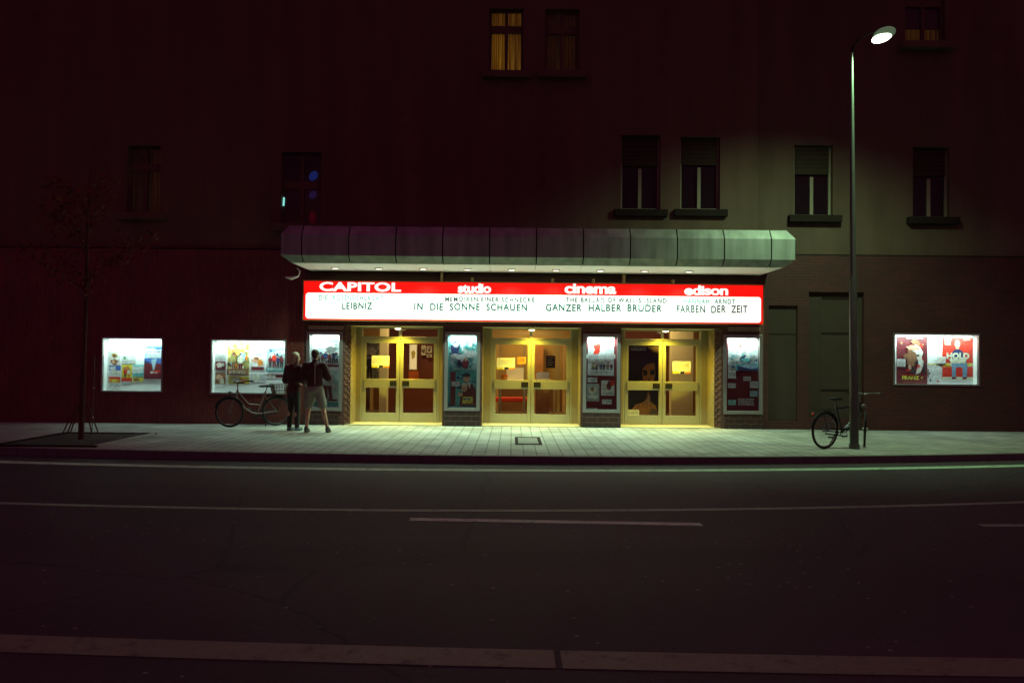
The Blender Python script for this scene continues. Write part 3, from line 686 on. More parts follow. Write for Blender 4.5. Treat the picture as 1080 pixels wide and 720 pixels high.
g = MB(); g.tube([Vector((p.x + 0.05, 19.6, Z0)), Vector((p.x + 0.12, 19.6, Z0 - 0.08)), Vector((p.x + 0.08, 19.6, Z0 - 0.19)), Vector((p.x - 0.08, 19.6, Z0 - 0.235)), Vector((p.x - 0.22, 19.6, Z0 - 0.215))], [0.012, 0.014, 0.02, 0.04, 0.012], 8)
tag(g.build('cable_loop', M['soffit']), 'pale cable loop hanging at the left end of the canopy', 'cable')

# ------------------------------------------------------------------ illuminated sign
YS = 20.04
sX0, sX1, sZ0, sZ1 = rect(320, 805, 298.3, 339.6, YS)
sign = thing('marquee_sign', ((sX0 + sX1) / 2, YW, sZ0), 'long illuminated red and white sign box with film titles above the doors', 'sign')
box('sign_case', sX0, sX1, YS + 0.004, YW - 0.004, sZ0, sZ1, mat('sign_case_red', (0.35, 0.03, 0.015), 0.5), sign)
zspl = P(560, 310.9, YS).z
def rrect(x0, x1, z0, z1, r, n=5):
    pts = []
    for cx, cz, a in ((x1 - r, z1 - r, 0), (x0 + r, z1 - r, 90), (x0 + r, z0 + r, 180), (x1 - r, z0 + r, 270)):
        for i in range(n + 1): q = R(a + 90 * i / n); pts.append((cx + r * math.cos(q), cz + r * math.sin(q)))
    return pts
MB().box(sX0 + 0.01, sX1 - 0.01, YS - 0.002, YS + 0.002, sZ0 + 0.01, sZ1 - 0.01).build('red_panel', glow('sign_red', (1.0, 0.006, 0.003), E_RED), sign)
MB().prism(rrect(sX0 + 0.055, sX1 - 0.055, sZ0 + 0.035, zspl, 0.07), YS - 0.010, YS - 0.004).build('white_panel', glow('sign_white', (0.97, 1.0, 0.90), E_WHITE), sign)
g = MB(); t = 0.014
for x0, x1, z0, z1 in ((sX0 - t, sX1 + t, sZ1, sZ1 + t), (sX0 - t, sX1 + t, sZ0 - t, sZ0), (sX0 - t, sX0, sZ0, sZ1), (sX1, sX1 + t, sZ0, sZ1)): g.box(x0, x1, YS - 0.02, YS + 0.06, z0, z1)
g.build('trim', mat('sign_trim', (0.42, 0.20, 0.08), 0.4, 0.5), sign)
for px in (466, 498, 583, 626, 658, 710):
    p = P(px, 293, YS + 0.1); box('bracket', p.x - 0.03, p.x + 0.03, YS + 0.06, YW - 0.003, sZ1 + 0.015, Z0 - 0.003 if px in (466, 658) else sZ1 + 0.12, mat('bracket_brass', (0.42, 0.30, 0.14), 0.5), sign)
def sign_text(s, x0, x1, y0, y1, m, bold, space=1.0, nm='lettering', yo=0.032):
    X0, X1, a, b = rect(x0, x1, y0, y1, YS)
    return add_text(MB(), s, X0, X1, a, b, YS - yo, bold, space, 0, 0.028 if yo > .02 else 0).build(nm, m, sign)
GW = glow('white_letters', (1, 0.97, 0.93), 1.08)
sign_text('CAPITOL', 337, 423, 297.6, 307.3, GW, 0.035, 1.02, yo=0.006)
sign_text('studio', 483, 518, 298.8, 309.0, GW, 0.035, 0.92, yo=0.006)
sign_text('cinema', 595.5, 650, 299.2, 309.8, GW, 0.035, 0.95, yo=0.006)
sign_text('edison', 721.8, 768, 301.0, 311.3, GW, 0.035, 0.93, yo=0.006)
LD = glow('dark_letters', (0.03, 0.10, 0.09), 0.25); LG = glow('glare_washed_letters', (0.20, 0.42, 0.36), 0.5); LM = glow('half_glare_washed_letters', (0.06, 0.11, 0.10), 0.25)  # paler letter tones and weak glow paint in the white box's glare
sign_text('DIE  ROSENSCHLACHT', 336.5, 404.5, 311.2, 317.0, LG, 0.03, 1.25)
sign_text('LEIBNIZ', 361, 393, 318.6, 326.4, LD, 0.028, 1.15)
sign_text('MEMOIREN EINER SCHNECKE', 469.5, 564, 313.0, 318.6, LM, 0.025, 1.2)
sign_text('IN  DIE  SONNE  SCHAUEN', 437, 556, 319.4, 327.8, LD, 0.028, 1.15)
sign_text('THE BALLAD OF WALLIS ISLAND', 596.5, 703, 313.8, 319.5, LM, 0.025, 1.2)
sign_text('GANZER  HALBER  BRUDER', 575.5, 698, 320.4, 329.0, LD, 0.028, 1.12)
sign_text('HANNAH  ARNDT', 720.5, 775, 315.0, 320.6, LG, 0.03, 1.25)
sign_text('FARBEN  DER  ZEIT', 713.5, 788, 321.8, 330.2, LM, 0.02, 1.12)

# ------------------------------------------------------------------ display cases
M['case_lining'] = mat('case_lining_white', (0.74, 0.78, 0.76), 0.6, var=0.04)
def display_case(key, label, group, fr, back, depth=0.28, tube=1.0, framemat='alu_dark'):
    a, b, c, d = CASES[key]; root = thing('display_case', ((a + b) / 2, YW, c), label, 'display case', group)
    f = MB(); y0, y1 = YW - 0.03, YW + 0.05
    f.box(a - .004, a + fr, y0, y1, c - .004, d + .004); f.box(b - fr, b + .004, y0, y1, c - .004, d + .004); f.box(a + fr, b - fr, y0, y1, c - .004, c + fr); f.box(a + fr, b - fr, y0, y1, d - fr, d + .004)
    f.build('frame', M[framemat], root, bevel=0.004)
    B = YW + depth; e = 0.004
    l = MB(); a1, b1, c1, d1 = a + e, b - e, c + e, d - e
    l.quad((a1, y1, c1), (a1, y1, d1), (a1, B, d1), (a1, B, c1)); l.quad((b1, y1, c1), (b1, B, c1), (b1, B, d1), (b1, y1, d1)); l.quad((a1, y1, d1), (b1, y1, d1), (b1, B, d1), (a1, B, d1)); l.quad((a1, y1, c1), (a1, B, c1), (b1, B, c1), (b1, y1, c1))
    l.build('lining', M['case_lining'], root)
    l = MB().quad((a1, B, c1), (b1, B, c1), (b1, B, d1), (a1, B, d1)).build('back_panel', back, root)
    MB().quad((a + fr, YW + 0.0, c + fr), (b - fr, YW, c + fr), (b - fr, YW, d - fr), (a + fr, YW, d - fr)).build('glass_pane', M['glass'], root)
    t = MB().tube([(a + 0.12, YW + 0.13, d - fr - 0.03), (b - 0.12, YW + 0.13, d - fr - 0.03)], 0.016, 10)
    t.build('fluorescent_tube', glow('tube_glow', (0.85, 1.0, 0.92), 6.0), root)
    lamp('tube_light', 'AREA', ((a + b) / 2, YW + 0.085, d - fr - 0.055), W_CASE * tube * (b - a), (0.68, 1.0, 0.92), root, rot=(R(20), 0, 0), shape='RECTANGLE', size=b - a - 0.2, size_y=0.07)
    return root
MAROON = mat('maroon_felt', (0.16, 0.015, 0.02), 0.9)
display_case('w1', 'lit display case with four small and one blue poster, farthest left on the red wall', 'shop window cases in the wall', 0.035, M['white'])
display_case('w2', 'lit display case crowded with pictures behind the parked step-through bicycle', 'shop window cases in the wall', 0.035, M['white'])
display_case('w3', 'lit display case holding a maroon poster and a red poster, right of the lamp post', 'shop window cases in the wall', 0.035, M['white'], tube=1.0)
display_case('v1', 'tall narrow lit display case in front of the two people', 'tall display cases between the doors', 0.075, M['white'], 0.16, 1.5)
display_case('v2', 'tall narrow lit display case with a teal poster, between left and middle doors', 'tall display cases between the doors', 0.075, mat('teal_board', (0.10, 0.30, 0.30), 0.8), 0.16, 1.6)
display_case('v3', 'tall narrow lit display case with white poster and maroon board, between middle and right doors', 'tall display cases between the doors', 0.075, MAROON, 0.16, 1.5)
display_case('v4', 'tall narrow lit display case with white cards on maroon, right of the right doors', 'tall display cases between the doors', 0.075, MAROON, 0.16, 1.5)

# ------------------------------------------------------------------ posters and cards
INK = {k: mat('ink_' + k, v, 0.5, var=0.75, scale=16) for k, v in dict(
    white=(0.80, 0.80, 0.76), cream=(0.70, 0.64, 0.45), black=(0.02, 0.018, 0.02), maroon=(0.13, 0.012, 0.018), red=(0.62, 0.03, 0.015), orange=(0.75, 0.20, 0.03),
    yellow=(0.75, 0.52, 0.06), teal=(0.10, 0.36, 0.36), cyan=(0.22, 0.55, 0.60), blue=(0.05, 0.12, 0.38), navy=(0.015, 0.03, 0.10), sky=(0.30, 0.48, 0.66), skin=(0.55, 0.30, 0.20),
    pale=(0.66, 0.52, 0.46), grey=(0.35, 0.37, 0.36), lightgrey=(0.58, 0.62, 0.60), olive=(0.28, 0.26, 0.08), brown=(0.22, 0.10, 0.05), green=(0.10, 0.25, 0.12), jeans=(0.16, 0.28, 0.42)).items()}
class Sheet:
    """one printed sheet: paper plus printed areas, in fractions of its width and height from the top left corner"""
    def __init__(s, px, Y, base, thick=0.004):
        s.X0, s.X1, s.Z0, s.Z1 = rect(*px, Y); s.Y = Y; s.mb = MB(); s.mats = []; s.n = 0
        s.mb.box(s.X0, s.X1, Y, Y + thick, s.Z0, s.Z1, s.mi(base))
    def mi(s, m):
        m = INK[m] if isinstance(m, str) else m
        if m not in s.mats: s.mats.append(m)
        return s.mats.index(m)
    def pt(s, u, v): return (s.X0 + u * (s.X1 - s.X0), s.Z1 - v * (s.Z1 - s.Z0))
    def poly(s, pts, m):
        s.n += 1; y = s.Y - 0.0006 * s.n
        s.mb.add([(x, y, z) for x, z in (s.pt(*p) for p in pts)], [tuple(range(len(pts)))], s.mi(m)); return s
    def r(s, u0, v0, u1, v1, m): return s.poly([(u0, v1), (u1, v1), (u1, v0), (u0, v0)], m)
    def e(s, u, v, ru, rv, m, n=18, rough=0.0):
        k = [1 + rough * (random.random() - 0.5) for _ in range(n)]
        return s.poly([(u + ru * k[i] * math.cos(2*math.pi*i/n), v - rv * k[i] * math.sin(2*math.pi*i/n)) for i in range(n)], m)
    def lines(s, u0, v0, u1, v1, n, m):
        for i in range(n):
            q = u0
            while q < u1 - 0.02:
                w_ = random.uniform(0.05, 0.16); s.r(q, v0 + (v1 - v0) * i / n, min(u1, q + w_), v0 + (v1 - v0) * (i + 0.55) / n, m); q += w_ + 0.03
        return s
    def busy(s, n, inks, u0=0, v0=0, u1=1, v1=1, sz=.09):
        asp = (s.X1 - s.X0) / (s.Z1 - s.Z0)
        for i in range(n):
            r_ = sz * random.uniform(.3, 1.0); u = random.uniform(u0 + r_, max(u0 + r_, u1 - r_)); v = random.uniform(v0 + r_ * asp, max(v0 + r_ * asp, v1 - r_ * asp)); s.e(u, v, r_, r_ * asp * random.uniform(.5, 1.2), random.choice(inks), 9, 1.0)
        return s
    def fig(s, u, v, h, body, head='skin', legs='black', lean=0.0, w=1.0):
        """standing figure, v = feet"""
        asp = (s.Z1 - s.Z0) / (s.X1 - s.X0); q = h * asp * 0.5 * w
        f = lambda x, y: (u + x * q + lean * y * h, v - y * h)
        s.poly([f(-.22, 0), f(-.06, 0), f(0, .42), f(.06, 0), f(.22, 0), f(.2, .5), f(-.2, .5)], legs)
        s.poly([f(-.2, .46), f(.2, .46), f(.36, .62), f(.3, .80), f(.08, .86), f(-.08, .86), f(-.3, .80), f(-.36, .62)], body)
        x, y = f(0, .93); s.e(x, y, .13 * q, .075 * h, head); x, y = f(0, .97); s.e(x, y, .13 * q, .045 * h, 'black'); return s
    def text(s, t, u0, v0, u1, v1, m, bold=0.03):
        s.n += 1; a, b = s.pt(u0, v1), s.pt(u1, v0)
        add_text(s.mb, t, a[0], b[0], a[1], b[1], s.Y - 0.0006 * s.n, bold, 1.0, s.mi(m)); return s
    def done(s, name, label, cat, group=None): return tag(s.mb.build(name, s.mats), label, cat, group)
GP = 'posters in the display cases'
BW = YW + 0.272; BV = YW + 0.150
# --- case 1
s = Sheet((115, 127, 362.5, 385), BW, 'white'); s.lines(.1, .04, .6, .1, 1, 'red'); s.e(.5, .3, .28, .09, 'lightgrey', rough=.5); s.e(.5, .55, .3, .13, 'olive', rough=.6); s.e(.48, .56, .14, .07, 'maroon', rough=.6); s.e(.5, .84, .32, .12, 'brown', rough=.7); s.e(.4, .82, .12, .08, 'skin', rough=.5)
s.done('poster', 'narrow white poster with small brown pictures at the top left of the leftmost case', 'poster', GP)
s = Sheet((115, 127, 385.5, 408), BW, 'sky'); s.r(0, 0, 1, .22, 'blue'); s.e(.3, .12, .3, .09, 'lightgrey', rough=.5); s.r(0, .22, 1, .52, 'white'); s.e(.55, .36, .35, .10, 'cream', rough=.5); s.r(0, .52, 1, .62, 'red'); s.r(0, .62, 1, .80, 'orange'); s.e(.5, .70, .3, .07, 'yellow', rough=.6); s.r(0, .80, 1, 1, 'white'); s.lines(.1, .84, .9, .97, 3, 'grey')
s.done('poster', 'small striped blue, white and orange poster at lower left of the leftmost case', 'poster', GP)
s = Sheet((128.3, 139.2, 384.5, 403.5), BW, 'yellow'); s.e(.5, .3, .35, .18, 'orange', rough=.5); s.fig(.35, .78, .6, 'red', 'pale', 'maroon'); s.fig(.68, .78, .55, 'cream', 'pale', 'orange'); s.r(0, .74, 1, .92, 'red'); s.r(.1, .92, .9, 1, 'white')
s.done('poster', 'small yellow and red poster with two figures in the leftmost case', 'poster', GP)
s = Sheet((140.2, 151.2, 384.5, 402.5), BW, 'cyan'); s.r(0, .12, 1, .3, 'lightgrey'); s.e(.4, .42, .5, .09, 'white', rough=.4); s.e(.6, .58, .5, .10, 'teal', rough=.4); s.r(0, .70, 1, .78, 'olive'); s.r(0, .78, 1, 1, 'yellow'); s.e(.4, .88, .3, .07, 'brown', rough=.6)
s.done('poster', 'small turquoise sea poster with yellow foot in the leftmost case', 'poster', GP)
s = Sheet((128.5, 143, 374, 383.6), BW, 'white'); s.e(.2, .35, .1, .22, 'green', rough=.5); s.lines(.02, .6, .95, .95, 3, 'grey')
s.done('card', 'small white card with a green mark above the yellow poster', 'card', GP)
s = Sheet((152.5, 171.6, 363.5, 399.5), BW, 'sky'); s.r(0, 0, 1, .12, 'cyan'); s.lines(.1, .05, .9, .12, 1, 'navy'); s.e(.75, .1, .2, .05, 'blue', rough=.4); s.r(.05, .16, .97, .26, 'white'); s.r(.2, .27, .97, .37, 'white'); s.lines(.08, .18, .95, .24, 1, 'navy'); s.lines(.24, .29, .92, .35, 1, 'sky'); s.r(0, .40, 1, .55, 'blue'); s.poly([(0, .45), (.35, .52), (0, .62)], 'navy'); s.poly([(.4, .42), (.7, .42), (.58, .58), (.56, .70), (.5, .70)], 'sky'); s.r(0, .55, 1, 1, 'maroon'); s.poly([(.38, .45), (.66, .45), (.56, .74), (.48, .74)], 'sky'); s.e(.42, .81, .1, .035, 'white', rough=.5); s.e(.66, .8, .12, .035, 'pale', rough=.5); s.e(.7, .77, .25, .03, 'red', rough=.6)
s.done('poster', 'large blue poster with a maroon foot, right end of the leftmost case', 'poster', GP)
# --- case 2
s = Sheet((240, 263, 361, 395), BW, print_mat('yellow_print', [(0.05, 0.04, 0.02), (0.30, 0.26, 0.08), (0.70, 0.60, 0.22), (0.75, 0.70, 0.5)], 7, seedv=1)); s.busy(60, ['yellow','olive','cream','brown','sky','orange'], sz=.14); s.e(.55, .25, .22, .14, 'yellow', rough=.5); s.e(.6, .14, .10, .07, 'skin', rough=.3); s.poly([(.6, .3), (.85, .35), (.8, .6), (.6, .55)], 'sky'); s.fig(.3, .85, .5, 'olive', 'skin', 'brown'); s.fig(.62, .9, .55, 'cream', 'pale', 'maroon'); s.r(0, .82, 1, 1, 'brown'); s.lines(.1, .88, .9, .97, 2, 'cream')
s.done('poster', 'yellow poster with painted figures in the middle of the case behind the bicycle', 'poster', GP)
s = Sheet((227, 239, 373, 391), BW, 'white'); s.lines(.08, .06, .9, .4, 4, 'grey'); s.r(.05, .45, .95, .95, 'maroon'); s.e(.4, .65, .25, .14, 'pale', rough=.5); s.fig(.7, .93, .45, 'grey', 'skin')
s.done('card', 'white card with a dark photo, left end of the case behind the bicycle', 'card', GP)
s = Sheet((227, 238, 393, 407), BW, 'brown'); s.e(.4, .35, .3, .2, 'skin', rough=.6); s.e(.65, .65, .25, .2, 'cream', rough=.6); s.r(0, .86, 1, 1, 'white')
s.done('card', 'small brown photo card low in the case behind the bicycle', 'card', GP)
s = Sheet((264.5, 279, 371.5, 391), BW, 'white'); s.r(.05, .04, .95, .16, 'grey'); s.e(.35, .4, .28, .17, 'skin', rough=.6); s.e(.4, .33, .2, .08, 'brown', rough=.5); s.e(.7, .55, .22, .2, 'orange', rough=.7); s.r(.05, .78, .95, .95, 'maroon')
s.done('card', 'white picture card with an orange shape, beside the yellow poster', 'card', GP)
s = Sheet((264.5, 280, 393, 403), BW, 'lightgrey'); s.e(.4, .5, .3, .3, 'cream', rough=.6); s.lines(.55, .2, .95, .8, 3, 'grey')
s.done('card', 'pale caption card under the orange picture card', 'card', GP)
s = Sheet((241, 263, 397, 404.5), BW, 'yellow'); s.e(.35, .5, .3, .35, 'cream', rough=.5); s.e(.7, .55, .2, .3, 'orange', rough=.6)
s.done('card', 'flat yellow card under the yellow poster', 'card', GP)
s = Sheet((281, 300, 367, 391.5), BW, print_mat('grey_print', [(0.10, 0.16, 0.17), (0.38, 0.46, 0.46), (0.60, 0.66, 0.64)], 6, seedv=4)); s.busy(30, ['grey','lightgrey','teal','navy'], 0, .05, 1, .7); s.r(0, .72, 1, .86, 'grey'); s.fig(.22, .84, .5, 'maroon', 'brown', 'black'); s.fig(.45, .84, .62, 'red', 'skin', 'maroon'); s.fig(.66, .84, .5, 'navy', 'skin', 'black'); s.fig(.86, .84, .52, 'maroon', 'brown', 'black'); s.r(0, .86, 1, 1, 'teal'); s.lines(.1, .89, .9, .97, 1, 'white'); s.r(0, 0, 1, .03, 'black')
s.done('poster', 'grey-green poster of four standing dark figures beside the woman', 'poster', GP)
s = Sheet((281, 300.5, 394, 399), BW, 'white'); s.e(.25, .5, .2, .3, 'cream', rough=.4); s.r(.5, .2, .98, .8, 'maroon')
s.done('card', 'narrow white and maroon strip under the poster of four figures', 'card', GP)
# --- tall case 1
s = Sheet((329, 357.5, 354, 384), BV, print_mat('pale_print', [(0.35, 0.50, 0.50), (0.72, 0.78, 0.74), (0.80, 0.82, 0.78)], 4, seedv=9)); 
for u, h, c in ((.12, .3, 'navy'), (.26, .36, 'grey'), (.4, .34, 'maroon'), (.52, .42, 'blue'), (.66, .36, 'red'), (.8, .42, 'navy'), (.93, .34, 'teal')): s.fig(u, .97, h, c, 'skin', 'black', w=1.2)
s.busy(40, ['navy','maroon','lightgrey','teal','black','pale'], 0, .55, 1, .98, .06); s.r(.68, .06, .98, .22, 'teal'); s.e(.72, .48, .2, .12, 'grey', rough=.5)
s.done('poster', 'pale poster with a row of people, in the case before the two people', 'poster', GP)
s = Sheet((329, 357.5, 387, 428), BV, print_mat('teal_print', [(0.16, 0.36, 0.36), (0.45, 0.60, 0.58), (0.66, 0.74, 0.70)], 5, seedv=12)); s.busy(45, ['lightgrey','teal','grey','white'], 0, .1, 1, .95, .12); s.r(0, 0, 1, .1, 'white'); s.fig(.62, .82, .75, 'grey', 'skin', 'maroon', lean=-.1, w=1.3); s.e(.3, .35, .25, .12, 'white', rough=.5); s.r(.6, .82, .95, .87, 'maroon'); s.r(0, .9, 1, 1, 'teal')
s.done('poster', 'pale teal poster with one striding figure, under the row of people', 'poster', GP)
s = Sheet((329, 357.5, 384.3, 386.8), BV - 0.01, 'maroon'); s.lines(.1, .3, .6, .9, 1, 'brown')
s.done('title_strip', 'dark strip between the two posters in front of the people', 'strip', GP)
# --- tall case 2
s = Sheet((475, 502, 354.5, 390), BV, print_mat('teal_cloud_print', [(0.02, 0.06, 0.07), (0.12, 0.36, 0.36), (0.45, 0.66, 0.64), (0.75, 0.82, 0.78)], 5, seedv=21)); s.busy(55, ['teal','navy','cyan','lightgrey','grey'], sz=.13); s.e(.2, .38, .16, .22, 'navy', rough=.5); s.e(.22, .26, .10, .07, 'pale', rough=.3); s.e(.76, .3, .12, .14, 'teal', rough=.4); s.e(.78, .26, .08, .07, 'pale', rough=.3); s.e(.8, .52, .25, .10, 'white', rough=.4); s.e(.35, .6, .28, .08, 'white', rough=.5); s.e(.6, .82, .13, .16, 'maroon', rough=.4); s.e(.62, .68, .06, .05, 'skin'); s.r(.0, .55, .2, .6, 'white')
s.done('poster', 'teal and white poster of misty heads above the yellow title box poster', 'poster', GP)
s = Sheet((475, 502, 391, 428.5), BV, 'teal'); s.r(0, .02, .2, .98, 'maroon'); s.busy(40, ['teal','navy','cyan','grey'], .2, .02, 1, .6, .1); s.r(.2, .5, .38, .98, 'teal'); s.poly([(.45, .98), (.5, .55), (.62, .36), (.85, .36), (1, .55), (1, .98)], 'maroon'); s.e(.64, .2, .12, .12, 'skin'); s.e(.64, .11, .13, .06, 'black'); s.poly([(.66, .33), (.80, .33), (.76, .5)], 'white'); s.poly([(.36, .98), (.4, .72), (.5, .58), (.7, .58), (.8, .8), (.8, .98)], 'maroon'); s.e(.55, .46, .12, .12, 'skin'); s.e(.55, .38, .11, .05, 'pale'); s.e(.40, .66, .09, .06, 'skin', rough=.3); s.r(.05, .3, .36, .43, 'white'); s.lines(.08, .33, .33, .41, 2, 'grey'); s.r(.48, .72, .88, .91, 'yellow'); s.lines(.52, .77, .84, .85, 1, 'blue'); s.lines(.42, .93, .95, .97, 1, 'skin')
s.done('poster', 'teal poster of two men in dark coats with a yellow title box', 'poster', GP)
# --- tall case 3
s = Sheet((620, 647.5, 354, 396), BV, 'white'); s.e(.35, .3, .12, .12, 'red', rough=.7); s.e(.32, .45, .10, .07, 'red', rough=.7); s.e(.45, .5, .2, .04, 'grey', rough=.6); s.e(.75, .35, .12, .1, 'lightgrey', rough=.5); s.busy(30, ['grey','brown','lightgrey','olive'], .1, .6, .95, .88, .06)
for u, c in ((.2, 'olive'), (.35, 'brown'), (.5, 'navy'), (.62, 'black'), (.76, 'brown'), (.9, 'maroon')): s.fig(u, .86, .16, c, 'skin', 'black', w=1.6)
s.lines(.1, .90, .9, .96, 1, 'grey')
s.done('poster', 'white poster with red painted figures, beside the middle doors', 'poster', GP)
s = Sheet((618.5, 649, 373.5, 378), BV - 0.02, 'white'); s.lines(.1, .3, .4, .8, 1, 'grey')
s.done('title_strip', 'white strip across the poster with red painted figures', 'strip', GP)
for px, lab in (((620, 630, 398, 403), 'small white card under the red and white poster, at its left'), ((635, 645, 421, 426), 'small white card low at the right of the maroon board beside the middle doors'), ((619.5, 630, 430, 432.5), 'white card at the bottom edge of the maroon board beside the middle doors')):
    Sheet(px, BV, 'lightgrey').lines(.1, .2, .9, .8, 2, 'grey').done('card', lab, 'card', GP)
s = Sheet((619, 632, 404.5, 423), BV, 'grey'); s.e(.5, .35, .35, .22, 'cream', rough=.5); s.e(.45, .3, .15, .12, 'brown', rough=.4); s.e(.5, .75, .4, .12, 'white', rough=.5)
s.done('card', 'grey photo card low at the left of the maroon board beside the middle doors', 'card', GP)
s = Sheet((634, 648, 401, 417), BV, 'white'); s.e(.35, .4, .22, .25, 'pale', rough=.3); s.e(.6, .35, .2, .3, 'maroon', rough=.4); s.r(.35, .78, .9, .95, 'grey'); s.poly([(.65, 0), (1, 0), (1, .3), (.8, .4)], 'red')
s.done('card', 'white card with a face and a red corner on the maroon board', 'card', GP)
# --- tall case 4
s = Sheet((768, 799.5, 355, 391), BV, 'white'); s.text_ = None; s.e(.4, .24, .06, .07, 'red', rough=.7); s.lines(.36, .16, .85, .28, 1, 'pale'); s.poly([(0, .62), (.2, .5), (.4, .58), (.55, .40), (.62, .46), (.5, .62), (.75, .55), (1, .62), (1, .8), (0, .8)], 'grey'); s.poly([(.2, .62), (.5, .58), (.9, .55), (1, .75), (.6, .7), (.3, .8)], 'navy'); s.busy(45, ['grey','navy','teal','sky','lightgrey'], 0, .5, 1, .98, .1); s.r(.25, .8, 1, 1, 'teal'); s.e(.7, .88, .3, .06, 'sky', rough=.5); s.poly([(.3, .85), (.8, .95), (1, .9), (1, 1), (.3, 1)], 'navy')
s.done('poster', 'white poster with a red title over dark sea waves', 'poster', GP)
for px, lab in (((768, 775.5, 379, 385), 'white card stuck over the left of the dark sea poster'), ((786, 796.5, 384.5, 390), 'white card stuck over the right of the dark sea poster'), ((768, 776, 390, 399), 'square white card left on the board under the sea poster'), ((768, 776, 404, 409), 'white scrap of card left on the board under the square white card'),
                ((791, 799.5, 402, 409), 'white card right on the board under the sea poster'), ((791, 799, 412, 418), 'pale blue card right on the board under a white card'), ((768, 776, 421.5, 427), 'turquoise card at the lower left of the board beside the right doors'), ((784, 792, 397, 401.5), 'small oval white card in the middle of the board under the sea poster')):
    Sheet(px, BV - 0.012, 'cyan' if 'turq' in lab else 'sky' if 'blue' in lab else 'white').lines(.1, .25, .9, .75, 2, 'grey').done('card', lab, 'card', GP)
s = Sheet((778.5, 795, 420, 428), BV, 'maroon'); s.lines(.0, .02, 1, .98, 4, 'lightgrey')
s.done('caption_sheet', 'maroon sheet with lines of pale small print, bottom of the right tall case', 'sheet', GP)
# --- case 3
s = Sheet((945.5, 978, 354.5, 405), BW, 'maroon'); s.r(0, 0, .12, 1, 'maroon')
s.busy(40, ['maroon','brown','red','black'], .1, .05, .98, .8, .12); s.poly([(.45, .22), (.62, .18), (.75, .22), (.85, .33), (.80, .46), (.86, .52), (.84, .62), (.76, .76), (.60, .80), (.66, .66), (.72, .52), (.62, .44), (.6, .34), (.5, .3)], 'pale'); s.poly([(.62, .28), (.74, .27), (.80, .34), (.70, .36)], 'white'); s.poly([(.68, .50), (.82, .50), (.78, .60), (.7, .58)], 'white'); s.e(.45, .45, .16, .18, 'brown', rough=.5); s.e(.42, .64, .06, .05, 'skin', rough=.5); s.e(.68, .4, .05, .02, 'black'); s.e(.7, .62, .06, .02, 'red'); s.e(.52, .24, .2, .05, 'skin', rough=.5); s.lines(.15, .80, .6, .82, 1, 'red'); s.lines(.2, .95, .8, .97, 1, 'brown')
s.text('FRANZ', .16, .825, .72, .905, 'yellow', 0.05); s.poly([(.76, .86), (.86, .84), (.80, .88), (.88, .93)], 'yellow'); s.lines(.3, .04, .85, .07, 1, 'pale')
s.done('poster', 'maroon poster with a pale face and the yellow title FRANZ', 'poster', GP)
s = Sheet((946, 955, 378.5, 386.5), BW - 0.02, 'white'); s.lines(.1, .2, .9, .8, 3, 'grey'); s.done('card', 'white card over the left edge of the maroon FRANZ poster', 'card', GP)
s = Sheet((994, 1026, 356.5, 400.5), BW, 'red'); s.r(.06, .02, .3, .06, 'cream'); s.r(.08, .08, .27, .16, 'cream'); s.r(.7, .02, .92, .05, 'cream'); s.e(.49, .14, .085, .10, 'pale'); s.e(.49, .22, .06, .05, 'skin'); s.poly([(.3, .55), (.33, .32), (.42, .27), (.56, .27), (.66, .32), (.7, .55)], 'navy')
s.r(0, .60, 1, .68, 'cream'); s.r(0, .68, 1, .93, 'red'); s.r(0, .66, .28, .70, 'orange'); s.r(.0, .93, 1, 1, 'cream'); s.poly([(.28, .50), (.74, .50), (.82, .64), (.80, .96), (.66, .96), (.65, .70), (.44, .70), (.44, .96), (.31, .96), (.30, .70)], 'jeans'); s.r(.30, .93, .44, .98, 'maroon'); s.r(.66, .93, .80, .98, 'maroon')
s.text('HOLD', .13, .35, .88, .50, 'cream', 0.06); s.poly([(.2, .50), (.8, .50), (.72, .60), (.28, .60)], 'cream'); s.e(.16, .63, .1, .03, 'yellow', rough=.5); s.e(.88, .63, .1, .03, 'yellow', rough=.5)
s.done('poster', 'red poster of a seated man in jeans on a red sofa with a cream title', 'poster', GP)
s = Sheet((978.5, 992.5, 383.5, 404), BW, 'lightgrey'); s.r(0, 0, 1, .06, 'yellow'); s.e(.15, .5, .06, .06, 'black'); s.e(.75, .9, .07, .05, 'red'); s.e(.2, .85, .07, .05, 'navy'); s.r(0, .28, .06, .7, 'maroon')
s.done('notice_board', 'pale board with pins between the maroon and the red poster', 'board', GP)
s = Sheet((988, 997.5, 376, 383), BW - 0.02, 'white'); s.e(.55, .5, .35, .4, 'pale', rough=.4); s.done('card', 'white card at the left edge of the red sofa poster', 'card', GP)

# --- notices stuck to the door panes
GN = 'paper notices on the glass doors'
for px, lab in (((392, 410.5, 375, 387.5), 'white paper notice on the left entrance door'), ((524, 543, 377.3, 389.5), 'white paper notice on the middle entrance door'), ((709.5, 728.5, 381, 394), 'white paper notice on the right entrance door')):
    s = Sheet(px, YD + 0.022, 'paper' if False else M['paper'], 0.003); s.r(0, .82, .35, 1, 'yellow'); s.r(.42, .80, .66, 1, 'black'); s.r(.68, .84, 1, 1, 'orange'); s.lines(.1, .12, .9, .6, 5, 'lightgrey'); s.done('paper_notice', lab, 'notice', GN)
s = Sheet((546, 554.5, 376.5, 383.5), YD + 0.022, 'orange', 0.003); s.lines(.15, .2, .85, .8, 2, 'red'); s.done('paper_notice', 'small orange notice on the middle entrance door', 'notice', GN)
